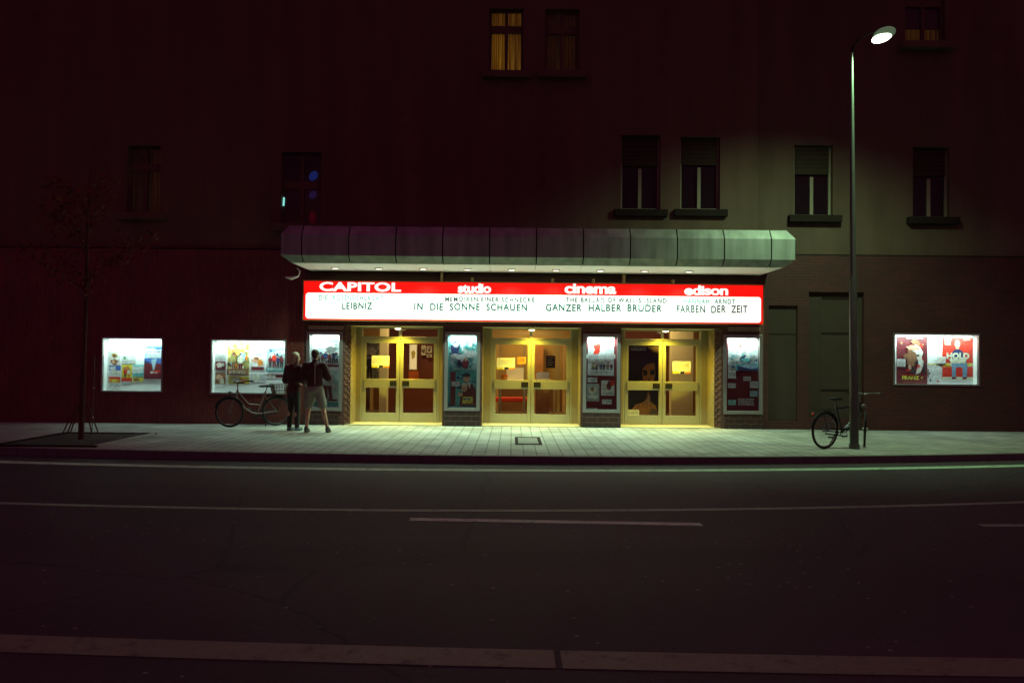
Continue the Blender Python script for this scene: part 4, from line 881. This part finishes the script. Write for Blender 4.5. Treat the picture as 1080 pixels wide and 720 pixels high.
# --- large film poster filling the left pane of the right entrance
a0, b0, c0, d0 = PANES[4]
s = Sheet((660, 700, 365, 436), YD + 0.04, 'maroon', 0.003)
s.X0, s.X1, s.Z0, s.Z1 = a0 + .005, b0 - .005, c0 + .005, d0 - .005; s.mb = MB(); s.mb.box(s.X0, s.X1, s.Y, s.Y + .003, s.Z0, s.Z1, s.mi('maroon'))
BR = INK['brown']; s.r(0, 0, 1, 1, mat('dark_poster_ink', (0.03, 0.008, 0.008), 0.5)); s.r(.08, .02, .58, .07, 'grey'); s.lines(.1, .03, .56, .06, 1, 'navy')
s.poly([(.46, .30), (.55, .24), (.80, .23), (.88, .26), (.90, .40), (.85, .52), (.80, .60), (.66, .64), (.54, .58), (.48, .46)], 'orange'); s.poly([(.47, .34), (.62, .36), (.64, .42), (.52, .44)], 'black'); s.poly([(.72, .36), (.88, .34), (.87, .42), (.74, .42)], 'black'); s.e(.68, .50, .05, .03, 'brown'); s.e(.68, .56, .10, .015, 'maroon'); s.poly([(.40, .32), (.5, .20), (.82, .18), (.92, .26), (.88, .24), (.60, .27), (.48, .33)], 'black')
s.poly([(.1, .93), (.25, .85), (.48, .82), (.62, .76), (.66, .66), (.72, .70), (.74, .80), (.92, .86), (1, .97), (1, 1), (.1, 1)], 'orange'); s.poly([(.62, .78), (.70, .70), (.72, .80), (.66, .86)], 'skin'); s.poly([(.75, .90), (.98, .92), (1, 1), (.7, 1)], 'brown')
s.done('poster', 'dark poster of an orange-lit face and hand behind the left pane of the right entrance', 'poster')
s = Sheet((661.5, 674, 432, 438), YD + 0.020, 'cream', 0.003); s.lines(.1, .2, .9, .8, 3, 'olive'); s.done('card', 'pale green card at the foot of the dark face poster', 'card')

# --- things seen in the lobby
s = Sheet((383.5, 399.5, 361, 400), 21.9, print_mat('photo_wall', [(0.02, 0.02, 0.02), (0.25, 0.26, 0.24), (0.7, 0.72, 0.68)], 6, seedv=31)); s.fig(.4, .95, .6, 'black', 'lightgrey', 'black'); s.e(.6, .25, .25, .12, 'white', rough=.5)
s.done('photo_board', 'black and white photo board behind the left entrance doors', 'board')
s = Sheet((431.5, 440, 362.5, 390), 24.2, INK['cream']); s.r(.08, .03, .92, .97, glow('backlit_poster', (0.9, 0.72, 0.35), 0.6)); s.e(.5, .4, .25, .16, 'yellow', rough=.5)
s.done('framed_poster', 'backlit cream poster on the red wall behind the left entrance doors', 'poster')
for k, (x0, x1, y0, y1) in enumerate(((444.5, 449, 364, 374.5), (450, 455.5, 365, 372), (449.8, 455.5, 373.5, 376.5), (458.5, 461, 368, 374))):
    s = Sheet((x0, x1, y0, y1), 24.3, 'lightgrey'); s.e(.5, .5, .3, .3, 'black', rough=.6); s.e(.4, .4, .12, .14, 'white')
    s.done('framed_photo', ['tall framed photo beside the backlit cream poster', 'framed photo of dark figures on the red lobby wall', 'small wide framed photo low on the red lobby wall', 'narrow framed photo by the right door stile in the lobby'][k], 'photo', 'framed photos on the lobby wall')
s = Sheet((431, 441.5, 391, 400), 24.2, mat('orange_board', (0.50, 0.11, 0.02), .8)); s.r(.05, .55, .95, .62, 'brown')
s.done('orange_board', 'orange panel on the red wall under the backlit cream poster', 'board')
# table with things in the middle lobby
c0 = P(540, 420, 22.9); xx = c0.x
tb = thing('lobby_table', (xx, 22.5, 0.016), 'pale table covered with leaflets behind the middle entrance doors', 'table')
zt = P(540, 403, 22.4).z
box('tabletop', xx - .36, xx + .36, 22.3, 22.7, zt - .04, zt, M['paper'], tb, .006)
for sx in (-.32, .32):
    for sy in (22.33, 22.64): box('leg', xx + sx - .02, xx + sx + .02, sy, sy + .04, 0.016, zt - .042, M['alu_dark'], tb)
pl = [P(533, 400, 22.4), P(545, 400, 22.4)]
h = thing('leaflet_holder', (xx + .05, 22.5, zt), 'white leaflet stand on the lobby table', 'leaflet stand')
box('back_plate', xx - .15, xx + .3, 22.56, 22.58, zt, zt + .38, M['paper'], h); box('tray', xx - .15, xx + .3, 22.42, 22.555, zt, zt + .05, M['paper'], h)
g = MB(); g.tube([(pl[0].x - .02, 22.4, zt), (pl[0].x - .02, 22.4, zt + .16)], [.07, .08], 14); j = g.build('jar', mat('jar_glass', (0.45, 0.20, 0.04), 0.2)); tag(j, 'amber jar at the left end of the lobby table', 'jar')
g = MB(); g.tube([(pl[0].x - .02, 22.4, zt + .162), (pl[0].x - .02, 22.4, zt + .19)], .083, 14); g.build('lid', INK['red'], j)
c0 = P(572, 420, 22.6); xx = c0.x; zt2 = P(572, 400, 22.5).z
bn = thing('counter', (xx, 22.5, 0.016), 'narrow dark stand under the screen behind the middle doors', 'counter')
box('top', xx - .22, xx + .22, 22.35, 22.75, zt2 - .04, zt2, M['alu_dark'], bn); box('body', xx - .18, xx + .18, 22.4, 22.7, 0.016, zt2 - .042, INK['brown'], bn)
sc_ = thing('screen', (xx, 22.5, zt2), 'small tilted screen on the dark stand', 'screen')
o = MB().add([(xx - .17, 22.42, zt2 + .01), (xx + .17, 22.42, zt2 + .01), (xx + .17, 22.55, zt2 + .19), (xx - .17, 22.55, zt2 + .19)], [(0, 1, 2, 3)]).build('display', INK['navy'], sc_)
box('base', xx - .19, xx + .19, 22.40, 22.66, zt2, zt2 + .012, M['paper'], sc_)
ck = rect(576, 585.5, 375, 388, 22.0)
cb_ = thing('chalkboard', ((ck[0] + ck[1]) / 2, 22.0, ck[2]), 'small black chalkboard hanging behind the middle entrance door', 'chalkboard')
box('board', ck[0], ck[1], 22.0, 22.02, ck[2], ck[3], M['black'], cb_); g = MB()
for i in range(4): g.box(ck[0] + .04, ck[1] - .04 - .03 * (i % 2), 21.996, 21.999, ck[3] - .06 - i * .06, ck[3] - .045 - i * .06)
g.build('chalk_lines', INK['grey'], cb_)
c0 = P(536, 414, 24.0)
bn = thing('red_bench', (c0.x, 24.2, 0.016), 'long red bench at the back of the lobby', 'bench')
xx = c0.x; box('seat', xx - .75, xx + .55, 23.95, 24.4, .40, .52, mat('red_bench_cloth', (0.50, 0.03, 0.02), .8), bn, .03)
for sx in (-.65, .45): box('leg', xx + sx - .03, xx + sx + .03, 24.0, 24.35, .016, .398, M['black'], bn)

# ------------------------------------------------------------------ street lamp
pb = G(901, 473, 0); YP = pb.y
pt = P(898, 56, YP)
sl = thing('street_lamp', (pb.x, YP, 0), 'tall tapered street lamp post with a glowing head, in front of the right wing', 'street lamp')
M['galv'] = mat('dark_painted_steel', (0.10, 0.12, 0.10), 0.4, 0.6, var=0.2)
def lerp(t): return Vector((pb.x, YP, 0)).lerp(pt, t)
zs = P(900, 292, YP).z / pt.z
MB().tube([lerp(0), lerp(zs), lerp(zs + .004), lerp(1)], [0.082, 0.07, 0.058, 0.03], 16).build('pole', M['galv'], sl)
MB().tube([lerp(0) + Vector((0, 0, 0.001)), lerp(0.012)], [0.10, 0.095], 16).build('base_collar', M['galv'], sl)
hd = P(930, 40, YP - 0.15)
MB().tube([lerp(.915), pt, pt + Vector((0.05, -0.02, 0.16)), pt + Vector((0.2, -0.06, 0.30)), hd + Vector((-0.12, 0, 0.12))], [.034, 0.028, 0.016, 0.014, 0.016], 10).build('arm', mat('unlit_black', (0.012, 0.012, 0.012), .9, spec=.05), sl)  # black arm and sleeve paint in the unlit top of the post
rt = Matrix.Rotation(R(-20), 3, 'Y') @ Matrix.Rotation(R(14), 3, 'X')
h = MB(); h.ell(hd + Vector((0.06, 0.02, 0.085)), 0.21, 0.15, 0.12, 18, 10, rot=rt)
h.build('lamp_dome', glow('lamp_dome_glow', (0.26, 0.46, 0.24), 0.22), sl)
h = MB(); h.ell(hd + Vector((-0.01, -0.02, -0.01)), 0.19, 0.13, 0.085, 18, 10, rot=rt)
h.build('lamp_glass', glow('street_lamp_glass', (0.92, 1.0, 0.82), 6), sl)
dv = Vector((6.3, 19.5, 0.0)) - hd; q = dv.to_track_quat('-Z', 'Y').to_euler()
lamp('lamp_beam', 'SPOT', hd + Vector((-0.06, -0.03, -0.16)), W_STREET, (0.56, 1.0, 0.52), sl, rot=q, shadow_soft_size=0.10, spot_size=R(122), spot_blend=1.0)

# ------------------------------------------------------------------ drain, tree pit, young tree
a = G(543, 461, 0); b = G(572, 469, 0)
dr = thing('drain_cover', ((a.x + b.x) / 2, (a.y + b.y) / 2, 0), 'small rectangular drain cover in the sidewalk before the middle doors', 'drain cover')
g = MB(); x0, x1, y0, y1 = a.x, b.x, b.y, a.y; t = 0.06
for q0, q1, r0, r1 in ((x0, x1, y0, y0 + t * 2), (x0, x1, y1 - t * 2, y1), (x0, x0 + t, y0 + t * 2, y1 - t * 2), (x1 - t, x1, y0 + t * 2, y1 - t * 2)): g.box(q0, q1, r0, r1, 0.0005, 0.012)
g.build('frame', M['sill'], dr)
box('lid', x0 + t + .003, x1 - t - .003, y0 + 2 * t + .003, y1 - 2 * t - .003, 0.0005, 0.008, mat('concrete_lid', (0.25, 0.24, 0.21), .9, bump=.2), dr)
TX0, TX1, TY0, TY1 = -9.05, -7.33, 15.02, 17.45
tp = thing('tree_pit', ((TX0 + TX1) / 2, (TY0 + TY1) / 2, 0), 'square dark tree pit with a pale edging in the left sidewalk', 'tree pit')
g = MB(); g.box(TX0, TX1, TY0, TY1, 0.0005, 0.010); g.build('soil', mat('dark_soil', (0.035, 0.022, 0.018), 0.95, var=.6, scale=14, bump=.8), tp)
g = MB(); t = 0.07
for q0, q1, r0, r1 in ((TX0 - t, TX1 + t, TY0 - t, TY0), (TX0 - t, TX1 + t, TY1, TY1 + t), (TX0 - t, TX0, TY0, TY1)): g.box(q0, q1, r0, r1, 0.0005, 0.03)
g.build('edging', M['sill'], tp); box('pale_edging', TX1 + .002, TX1 + 0.075, TY0, TY1, 0.0005, 0.035, mat('pale_edge_stone', (0.34, 0.34, 0.31), .8), tp)
tb_ = G(85.5, 463, 0.01)
tr = thing('young_tree', (tb_.x, tb_.y, 0.01), 'slender young tree in the tree pit with thin sloping support rods', 'tree')
bark = mat('dark_bark', (0.07, 0.028, 0.022), .9, var=.4, bump=.6)
tt = tb_ + Vector((0.06, 0.05, 5.2))
g = MB(); g.tube([tb_ + Vector((0, 0, -.0)), tb_ + Vector((.0, .02, 1.2)), tb_ + Vector((.03, .03, 2.6)), tb_ + Vector((0.02, .04, 4.0)), tt], [.055, .048, .038, .025, .008], 10); trunk = g.build('trunk', bark, tr)
rnd = random.Random(3); tips = []
g = MB()
for i in range(16):
    z = rnd.uniform(2.5, 4.7); an = rnd.uniform(0, 6.28); ln = rnd.uniform(.5, 1.1) * (1.25 - (z - 2.5) / 3.2)
    p0 = tb_ + Vector((.03, .03, z)); p1 = p0 + Vector((math.cos(an) * ln * .5, math.sin(an) * ln * .5, .35)); p2 = p0 + Vector((math.cos(an) * ln, math.sin(an) * ln, .6)); g.tube([p0, p1, p2], [.014, .009, .003], 5); tips += [p1, p1.lerp(p2, .5), p2, p2]
g.build('branches', bark, tr)
g = MB()
for i in range(900):
    c = rnd.choice(tips) + Vector((rnd.gauss(0, .14), rnd.gauss(0, .14), rnd.gauss(0, .13))); r_ = rnd.uniform(.03, .055)
    ax = Vector((rnd.gauss(0, 1), rnd.gauss(0, 1), rnd.gauss(0, 1))).normalized(); u = ax.orthogonal().normalized(); v = ax.cross(u)
    g.add([c - u * r_ * 1.4, c + v * r_ * .7, c + u * r_ * 1.4, c - v * r_ * .7], [(0, 1, 2, 3)])
g.build('crown', mat('dark_leaf', (0.15, 0.05, 0.035), .9, var=.4, spec=.1), tr)
for i, (bx, tx) in enumerate(((66, 76), (70.5, 79), (74, 81), (97, 92.5), (104, 96))):
    p0 = G(bx, 457 + (i % 2), 0.01); p1 = P(tx, 436, p0.y + .1)
    MB().tube([p0, p1, p1 + (p1 - p0) * .5], .014, 6).build('support_rod', bark, tr)
p0 = G(97, 458, 0.01); p1 = P(100, 374, p0.y)
st = thing('thin_stake', p0, 'thin upright metal stake beside the young tree', 'stake')
MB().tube([p0, p1], .008, 6).build('rod', M['galv'], st); g = MB()
for py in (409, 440): q_ = p0.lerp(p1, (458 - py) / 84); g.ell(q_, .022, .022, .022, 8, 6)
g.build('rod_clip', M['alu'], st)

# ------------------------------------------------------------------ bicycles (local: x forward, z up)
def bicycle(loc, rz, lean, label, swan, cols, steer=0.0, basket=False, reflect=False):
    root = thing('bicycle', loc, label, 'bicycle'); root.rotation_euler = (lean, 0, rz)
    fm, dk, chrome = cols; rw = 0.34; wb = 1.08
    def part(mb, nm, m, par=root): return mb.build(nm, m, par, local=True)
    def wheel(cx, st):
        cs, sn = math.cos(st), math.sin(st)
        def turn(mb):
            mb.v = [Vector((cx + (v.x - cx) * cs - v.y * sn, (v.x - cx) * sn + v.y * cs, v.z)) for v in mb.v]; return mb
        w_ = part(turn(MB().ring((cx, 0, rw), rw - .02, .02, 'y', 36, 8)), 'wheel', M['black'])
        part(turn(MB().ring((cx, 0, rw), rw - .045, .011, 'y', 36, 6)), 'rim', chrome, w_)
        sp = MB()
        for i in range(18):
            a = i * 2 * math.pi / 18; o = .03 * (-1) ** i
            sp.tube([(cx + .02 * math.cos(a + .7), o, rw + .02 * math.sin(a + .7)), (cx + (rw - .05) * math.cos(a), 0, rw + (rw - .05) * math.sin(a))], .0017, 4)
        sp.tube([(cx, -.05, rw), (cx, .05, rw)], .022, 10)
        part(turn(sp), 'spokes', chrome, w_)
        part(turn(MB().ring((cx, 0, rw), rw + .018, .016, 'y', 20, 6, a0=15 if cx > 0 else 20, a1=170 if cx < .1 else 150)), 'mudguard', dk, w_)
    wheel(0, 0); wheel(wb, steer)
    hb = Vector((wb - .17, 0, .86)); hl = Vector((wb - .13, 0, .70)); bb = Vector((.45, 0, .29)); st_ = Vector((.27, 0, .80)); ax = Vector((0, 0, rw))
    f = MB()
    if swan:
        f.tube([hl, hl + Vector((-.10, 0, -.14)), hl + Vector((-.25, 0, -.30)), bb + Vector((.12, 0, .03)), bb], .021, 10)
        f.tube([hb + Vector((0, 0, -.04)), hb + Vector((-.10, 0, -.17)), hb + Vector((-.26, 0, -.34)), bb + Vector((-.06, 0, .2))], .016, 10)
    else:
        f.tube([hl, bb], .021, 10); f.tube([hb + Vector((.0, 0, -.07)), st_ + Vector((.02, 0, -.06))], .019, 10)
    f.tube([bb, st_], .018, 10); f.tube([hb, hl], .022, 10)
    for s_ in (-.06, .06):
        f.tube([bb + Vector((0, s_ * .5, 0)), ax + Vector((0, s_, 0))], .010, 8); f.tube([st_ + Vector((0.03, 0, -.08)), ax + Vector((0, s_, 0))], .009, 8)
    part(f, 'frame', fm)
    cs, sn = math.cos(steer), math.sin(steer)
    def T(v): v = Vector(v); d = v - Vector((wb - .05, 0, 0)); d.x *= 1; return Vector((wb - .05 + d.x * cs - d.y * sn, d.x * sn + d.y * cs, v.z))
    k = MB()
    for s_ in (-.055, .055): k.tube([T((wb - .12, s_ * .6, .68)), T((wb - .06, s_, .55)), T((wb, s_, rw))], .011, 8)
    part(k, 'fork', fm)
    k = MB(); k.tube([hb, hb + Vector((.01, 0, .16))], .013, 8)
    pts = [T((wb - .42, -.29, 1.04)), T((wb - .26, -.28, 1.05)), T((wb - .12, -.16, 1.04)), T((wb - .12, 0, 1.01)), T((wb - .12, .16, 1.04)), T((wb - .26, .28, 1.05)), T((wb - .42, .29, 1.04))]
    k.tube(pts, .012, 8); hbar = part(k, 'handlebar', chrome)
    k = MB()
    for i in (0, 6): k.tube([pts[i], pts[i].lerp(pts[1 if i == 0 else 5], .8)], .017, 8)
    part(k, 'grip', M['black'], hbar)
    k = MB(); k.ell((.22, 0, .93), .14, .085, .035, 14, 8); k.ell((.34, 0, .925), .10, .035, .028, 12, 8); sd = part(k, 'saddle', M['black'])
    part(MB().tube([st_ + Vector((0, 0, -.04)), (.235, 0, .91)], .013, 8), 'seat_post', chrome, sd)
    k = MB(); k.ring(bb + Vector((0, -.045, 0)), .085, .006, 'y', 24, 6)
    for s_, a in ((-1, .6), (1, .6 + math.pi)):
        e = bb + Vector((.17 * math.cos(a), s_ * .07, .17 * math.sin(a))); k.tube([bb + Vector((0, s_ * .06, 0)), e], .010, 6); k.box(e.x - .05, e.x + .05, min(e.y, e.y + s_ * .09), max(e.y, e.y + s_ * .09), e.z - .012, e.z + .012)
    part(k, 'crank', dk)
    k = MB(); k.tube([bb + Vector((.1, -.05, .07)), ax + Vector((-.04, -.05, .05))], .012, 6); k.tube([bb + Vector((.1, -.05, -.07)), ax + Vector((-.04, -.05, -.05))], .012, 6); part(k, 'chain_guard', dk)
    k = MB()
    for s_ in (-.06, .06):
        k.tube([(-.28, s_, .73), (.2, s_, .73)], .007, 6); k.tube([(0, s_, rw), (-.12, s_, .73)], .006, 6)
    for i in range(4): k.tube([(-.27 + i * .13, -.06, .735), (-.27 + i * .13, .06, .735)], .006, 6)
    part(k, 'rear_rack', dk)
    p_ = T((wb + .0, 0, .78)); k = MB(); k.ell(p_, .05, .04, .04, 10, 8); part(k, 'headlight', chrome)
    part(MB().ell((-.33, 0, .66), .015, .035, .03, 8, 6), 'tail_light', INK['red'])
    k = MB(); k.tube([bb + Vector((-.1, .06, -.02)), bb + Vector((-.16, .17, -.29))], .010, 6); part(k, 'kickstand', dk)
    if basket:
        k = MB()
        for z, w_, l_ in ((.745, .12, .15), (.82, .14, .18), (.90, .155, .20), (.97, .165, .21)):
            k.tube([(-.08 - l_, -w_, z), (-.08 + l_, -w_, z), (-.08 + l_, w_, z), (-.08 - l_, w_, z)], .008, 6, closed=True)
        for i in range(11):
            u = -1 + .2 * i
            for s_ in (-1, 1): k.tube([(-.08 + u * .15, s_ * .12, .745), (-.08 + u * .21, s_ * .165, .97)], .005, 5); k.tube([(-.08 + s_ * .15, u * .12, .745), (-.08 + s_ * .21, u * .165, .97)], .005, 5)
        k.quad((-.23, -.12, .745), (.07, -.12, .745), (.07, .12, .745), (-.23, .12, .745)); part(k, 'basket', mat('basket_wire', (0.10, 0.05, 0.04), .5))
    if reflect:
        k = MB()
        d = (hl - bb).normalized()
        for t0 in (.10, .24):
            k.tube([bb + d * (t0) + Vector((0, 0, 0)), bb + d * (t0 + .10)], .026, 10)
        part(k, 'pale_sticker', mat('pale_blue_sticker', (0.45, 0.72, 0.75), .3))
    return root
chrome = mat('chrome', (0.62, 0.60, 0.58), .25, 1.0, var=.05)
bfront = G(238, 446, 0)
c_ = mat('pink_cream_frame', (0.13, 0.08, 0.07), .35, .2)
brear = Vector((P(291, 440, 19.95).x, 19.95, 0))
ang = math.atan2((19.35 - 19.95), (P(243, 446, 19.35).x - brear.x))
bicycle(brear, ang, R(-3), 'pale step-through bicycle with a rear basket, parked under the crowded display case', True, (c_, M['black'], mat('dull_chrome', (0.09, 0.075, 0.07), .45, .6)), steer=R(-38), basket=True)
rr_ = G(869.5, 473.3, 0); fr_ = G(917, 470.5, 0)
bicycle((rr_.x, rr_.y, 0), math.atan2(fr_.y - rr_.y, fr_.x - rr_.x), R(2), 'dark bicycle leaning behind the street lamp post', False, (mat('dark_frame_paint', (0.02, 0.022, 0.03), .35), M['black'], mat('dark_chrome', (0.2, 0.2, 0.2), .35, .9)), steer=R(40), reflect=True)

# ------------------------------------------------------------------ people
def capsule(mb, a, b, ra, rb, n=14):
    a, b = Vector(a), Vector(b); k = 5
    mb.tube([a.lerp(b, i / k) for i in range(k + 1)], [ra + (rb - ra) * i / k for i in range(k + 1)], n)
    mb.ell(a, ra, ra, ra, n, 8); mb.ell(b, rb, rb, rb, n, 8)
def hand(mb, w, d, side):
    """palm and five bent fingers from wrist w along d"""
    w = Vector(w); d = Vector(d).normalized(); sd = d.cross(Vector((0, 0, 1))).normalized(); up = sd.cross(d)
    capsule(mb, w, w + d * .05, .026, .03, 10)
    for sft in (-.025, .025): capsule(mb, w + d * .03 + sd * sft * .7, w + d * .085 + sd * sft, .016, .014, 8)
    for i, ln in enumerate((.065, .078, .072, .055)):
        b = w + d * .085 + sd * (-.030 + .02 * i); m1 = b + d * ln * .55 - up * .008; e = m1 + d * ln * .35 - up * .03
        capsule(mb, b, m1, .0105, .0095, 8); capsule(mb, m1, e, .0095, .0085, 8)
    t0 = w + d * .03 - sd * .03 * side; capsule(mb, t0, t0 + d * .035 - sd * .03 * side, .014, .012, 8); capsule(mb, t0 + d * .035 - sd * .03 * side, t0 + d * .065 - sd * .035 * side, .011, .009, 8)
def head(mb, c, H=.225, turn=0.0):
    c = Vector(c); rt = Matrix.Rotation(turn, 3, 'Z')
    mb.ell(c + rt @ Vector((0, -.01, .015)), .076, .095, .10, 16, 12); mb.ell(c + rt @ Vector((0, .035, -.05)), .056, .058, .065, 14, 10)
    mb.ell(c + rt @ Vector((0, .098, -.015)), .014, .022, .022, 8, 6); mb.ell(c + rt @ Vector((0, .088, -.055)), .024, .012, .010, 8, 6)
    for s_ in (-1, 1): mb.ell(c + rt @ Vector((s_ * .078, .0, -.01)), .012, .022, .032, 8, 6); mb.ell(c + rt @ Vector((s_ * .03, .078, .012)), .016, .012, .010, 8, 6)
SKIN = mat('skin', (0.42, 0.24, 0.16), .5, var=.08)
def person(loc, rz, label, spec, scale=1.0):
    root = thing('person', loc, label, 'person'); root.rotation_euler = (0, 0, rz); root.scale = (scale,) * 3
    J = spec['J']
    b = MB()
    b.ell((0, 0, .95), .155, .105, .12); b.ell((0, -.0, 1.13), .14, .095, .16); b.ell((0, -.005, 1.33), .17, .105, .16); capsule(b, (0, 0, 1.42), (0, .015, 1.55), .06, .052)
    head(b, J['head'], turn=J.get('turn', 0))
    for s_ in 'LR':
        capsule(b, J['hip' + s_], J['knee' + s_], .082, .055); capsule(b, J['knee' + s_], J['ank' + s_], .053, .034)
        kn, an = Vector(J['knee' + s_]), Vector(J['ank' + s_]); b.ell(kn.lerp(an, .3) + Vector((0, -.022, 0)), .047, .05, .11)
        b.ell(an + Vector((0, .06, -.045)), .042, .12, .035)
        capsule(b, J['sh' + s_], J['el' + s_], .052, .042); capsule(b, J['el' + s_], J['wr' + s_], .042, .027)
        sh = Vector(J['sh' + s_]); capsule(b, (0, 0, sh.z - .01), sh, .07, .055)
    body = remesh(b, .011, 5)
    hb = MB()
    for s_, sd in (('L', -1), ('R', 1)): hand(hb, J['wr' + s_], J['hd' + s_], sd)
    hm = remesh(hb, .005, 2)
    o = len(body.v); body.v += hm.v; body.f += [[i + o for i in f] for f in hm.f]; body.m += hm.m; body.sm += hm.sm
    body.build('body', SKIN, root, local=True)
    for nm, fn, m in spec['clothes']:
        c = MB(); fn(c, J); remesh(c, .011, 4).build(nm, m, root, local=True)
    return root
def jacket(extra, low):
    def f(c, J):
        c.ell((0, 0, low + .13), .185, .135, .16); c.ell((0, 0, 1.17), .178, .13, .2); c.ell((0, -.01, 1.34), .205, .135, .17); c.ell((0, 0, 1.44), .12, .095, .08)
        capsule(c, (0, 0, 1.46), (0, .01, 1.51), .078, .07)
        for s_ in 'LR':
            sh = Vector(J['sh' + s_]); capsule(c, (0, 0, sh.z - .03), sh, .09, .08); capsule(c, sh, J['el' + s_], .082, .072 + extra); capsule(c, J['el' + s_], J['wr' + s_], .07 + extra, .045)
    return f
def shorts(c, J):
    c.ell((0, 0, .97), .175, .125, .11); c.ell((0, -.02, .90), .17, .13, .1)
    for s_ in 'LR':
        h, k = Vector(J['hip' + s_]), Vector(J['knee' + s_]); capsule(c, h, h.lerp(k, .74), .108, .10)
def trousers(c, J):
    c.ell((0, 0, .95), .17, .12, .12)
    for s_ in 'LR': capsule(c, J['hip' + s_], J['knee' + s_], .098, .07); capsule(c, J['knee' + s_], Vector(J['ank' + s_]) + Vector((0, 0, .02)), .068, .055)
def shoes(c, J):
    for s_ in 'LR':
        a = Vector(J['ank' + s_]); c.ell((a.x, a.y + .06, .05), .048, .135, .045); capsule(c, (a.x, a.y, .06), (a.x, a.y, .10), .052, .048); c.ell((a.x, a.y + .05, .022), .05, .14, .022)
def hair_short(c, J):
    h = Vector(J['head']); c.ell(h + Vector((0, -.022, .035)), .084, .098, .092); c.ell(h + Vector((0, -.06, -.03)), .066, .05, .06)
def hair_long(c, J):
    h = Vector(J['head']); c.ell(h + Vector((0, -.015, .03)), .092, .108, .10)
    for s_ in (-1, 1): capsule(c, h + Vector((s_ * .075, -.02, .01)), h + Vector((s_ * .088, -.03, -.17)), .036, .02)
    capsule(c, h + Vector((0, -.08, -.01)), h + Vector((0, -.07, -.15)), .06, .04)
def sock(c, J):
    for s_ in 'LR': a = Vector(J['ank' + s_]); capsule(c, (a.x, a.y, .09), (a.x, a.y, .15), .043, .043)
man = {'J': dict(head=(.0, .03, 1.655), turn=R(-8), hipL=(-.095, 0, .90), kneeL=(-.14, .03, .49), ankL=(-.16, -.02, .085), hipR=(.095, 0, .90), kneeR=(.19, .03, .49), ankR=(.30, -.01, .085),
    shL=(-.185, -.01, 1.43), elL=(-.27, .05, 1.16), wrL=(-.13, .25, 1.17), hdL=(.6, .6, .15), shR=(.185, -.01, 1.43), elR=(.285, .06, 1.17), wrR=(.12, .25, 1.20), hdR=(-.6, .6, .15)),
    'clothes': [('jacket', jacket(.016, .92), mat('dark_maroon_jacket', (0.05, 0.008, 0.012), .85, var=.2, bump=.2)), ('shorts', shorts, mat('grey_shorts', (0.21, 0.20, 0.165), .9, var=.12)), ('shoes', shoes, mat('dark_shoes', (0.05, 0.045, 0.045), .6)), ('hair', hair_short, mat('dark_brown_hair', (0.05, 0.022, 0.015), .6))]}
mf = G(336, 456, 0)
pm = person((mf.x - .10, mf.y, 0), R(-4), 'person in dark jacket and grey shorts with legs apart, facing a tall display case', man, 1.0)
g = MB(); g.tube([(.045, -.152, 1.47), (.055, -.172, 1.34), (.05, -.165, 1.16), (.06, -.165, 1.02)], .012, 6); g.build('jacket_stripe', mat('pale_piping', (0.20, 0.10, 0.09), .6), pm, local=True)
for s_ in (-.16, .30): MB().ell((s_, .17, .03), .046, .04, .028).build('shoe_cap', mat('white_rubber', (0.62, 0.58, 0.52), .6), pm, local=True)
woman = {'J': dict(head=(.02, .03, 1.655), turn=R(-35), hipL=(-.08, 0, .90), kneeL=(-.085, .02, .49), ankL=(-.085, -.03, .085), hipR=(.08, 0, .90), kneeR=(.09, .03, .49), ankR=(.10, .02, .085),
    shL=(-.175, 0, 1.42), elL=(-.26, .03, 1.14), wrL=(-.15, .22, 1.06), hdL=(.5, .7, 0), shR=(.175, 0, 1.42), elR=(.25, .04, 1.14), wrR=(.12, .22, 1.10), hdR=(-.5, .7, 0)),
    'clothes': [('coat', jacket(.02, .80), mat('dark_wine_coat', (0.055, 0.012, 0.018), .85, var=.2, bump=.2)), ('trousers', trousers, mat('black_trousers', (0.018, 0.014, 0.016), .8)), ('shoes', shoes, mat('teal_grey_shoes', (0.10, 0.16, 0.18), .5)), ('hair', hair_long, mat('blond_hair', (0.36, 0.26, 0.17), .5, var=.35, scale=30))]}
wf = G(309, 454, 0)
person((wf.x, wf.y, 0), R(-28), 'person with blond hair in a dark coat and black trousers beside the parked bicycle', woman, .965)
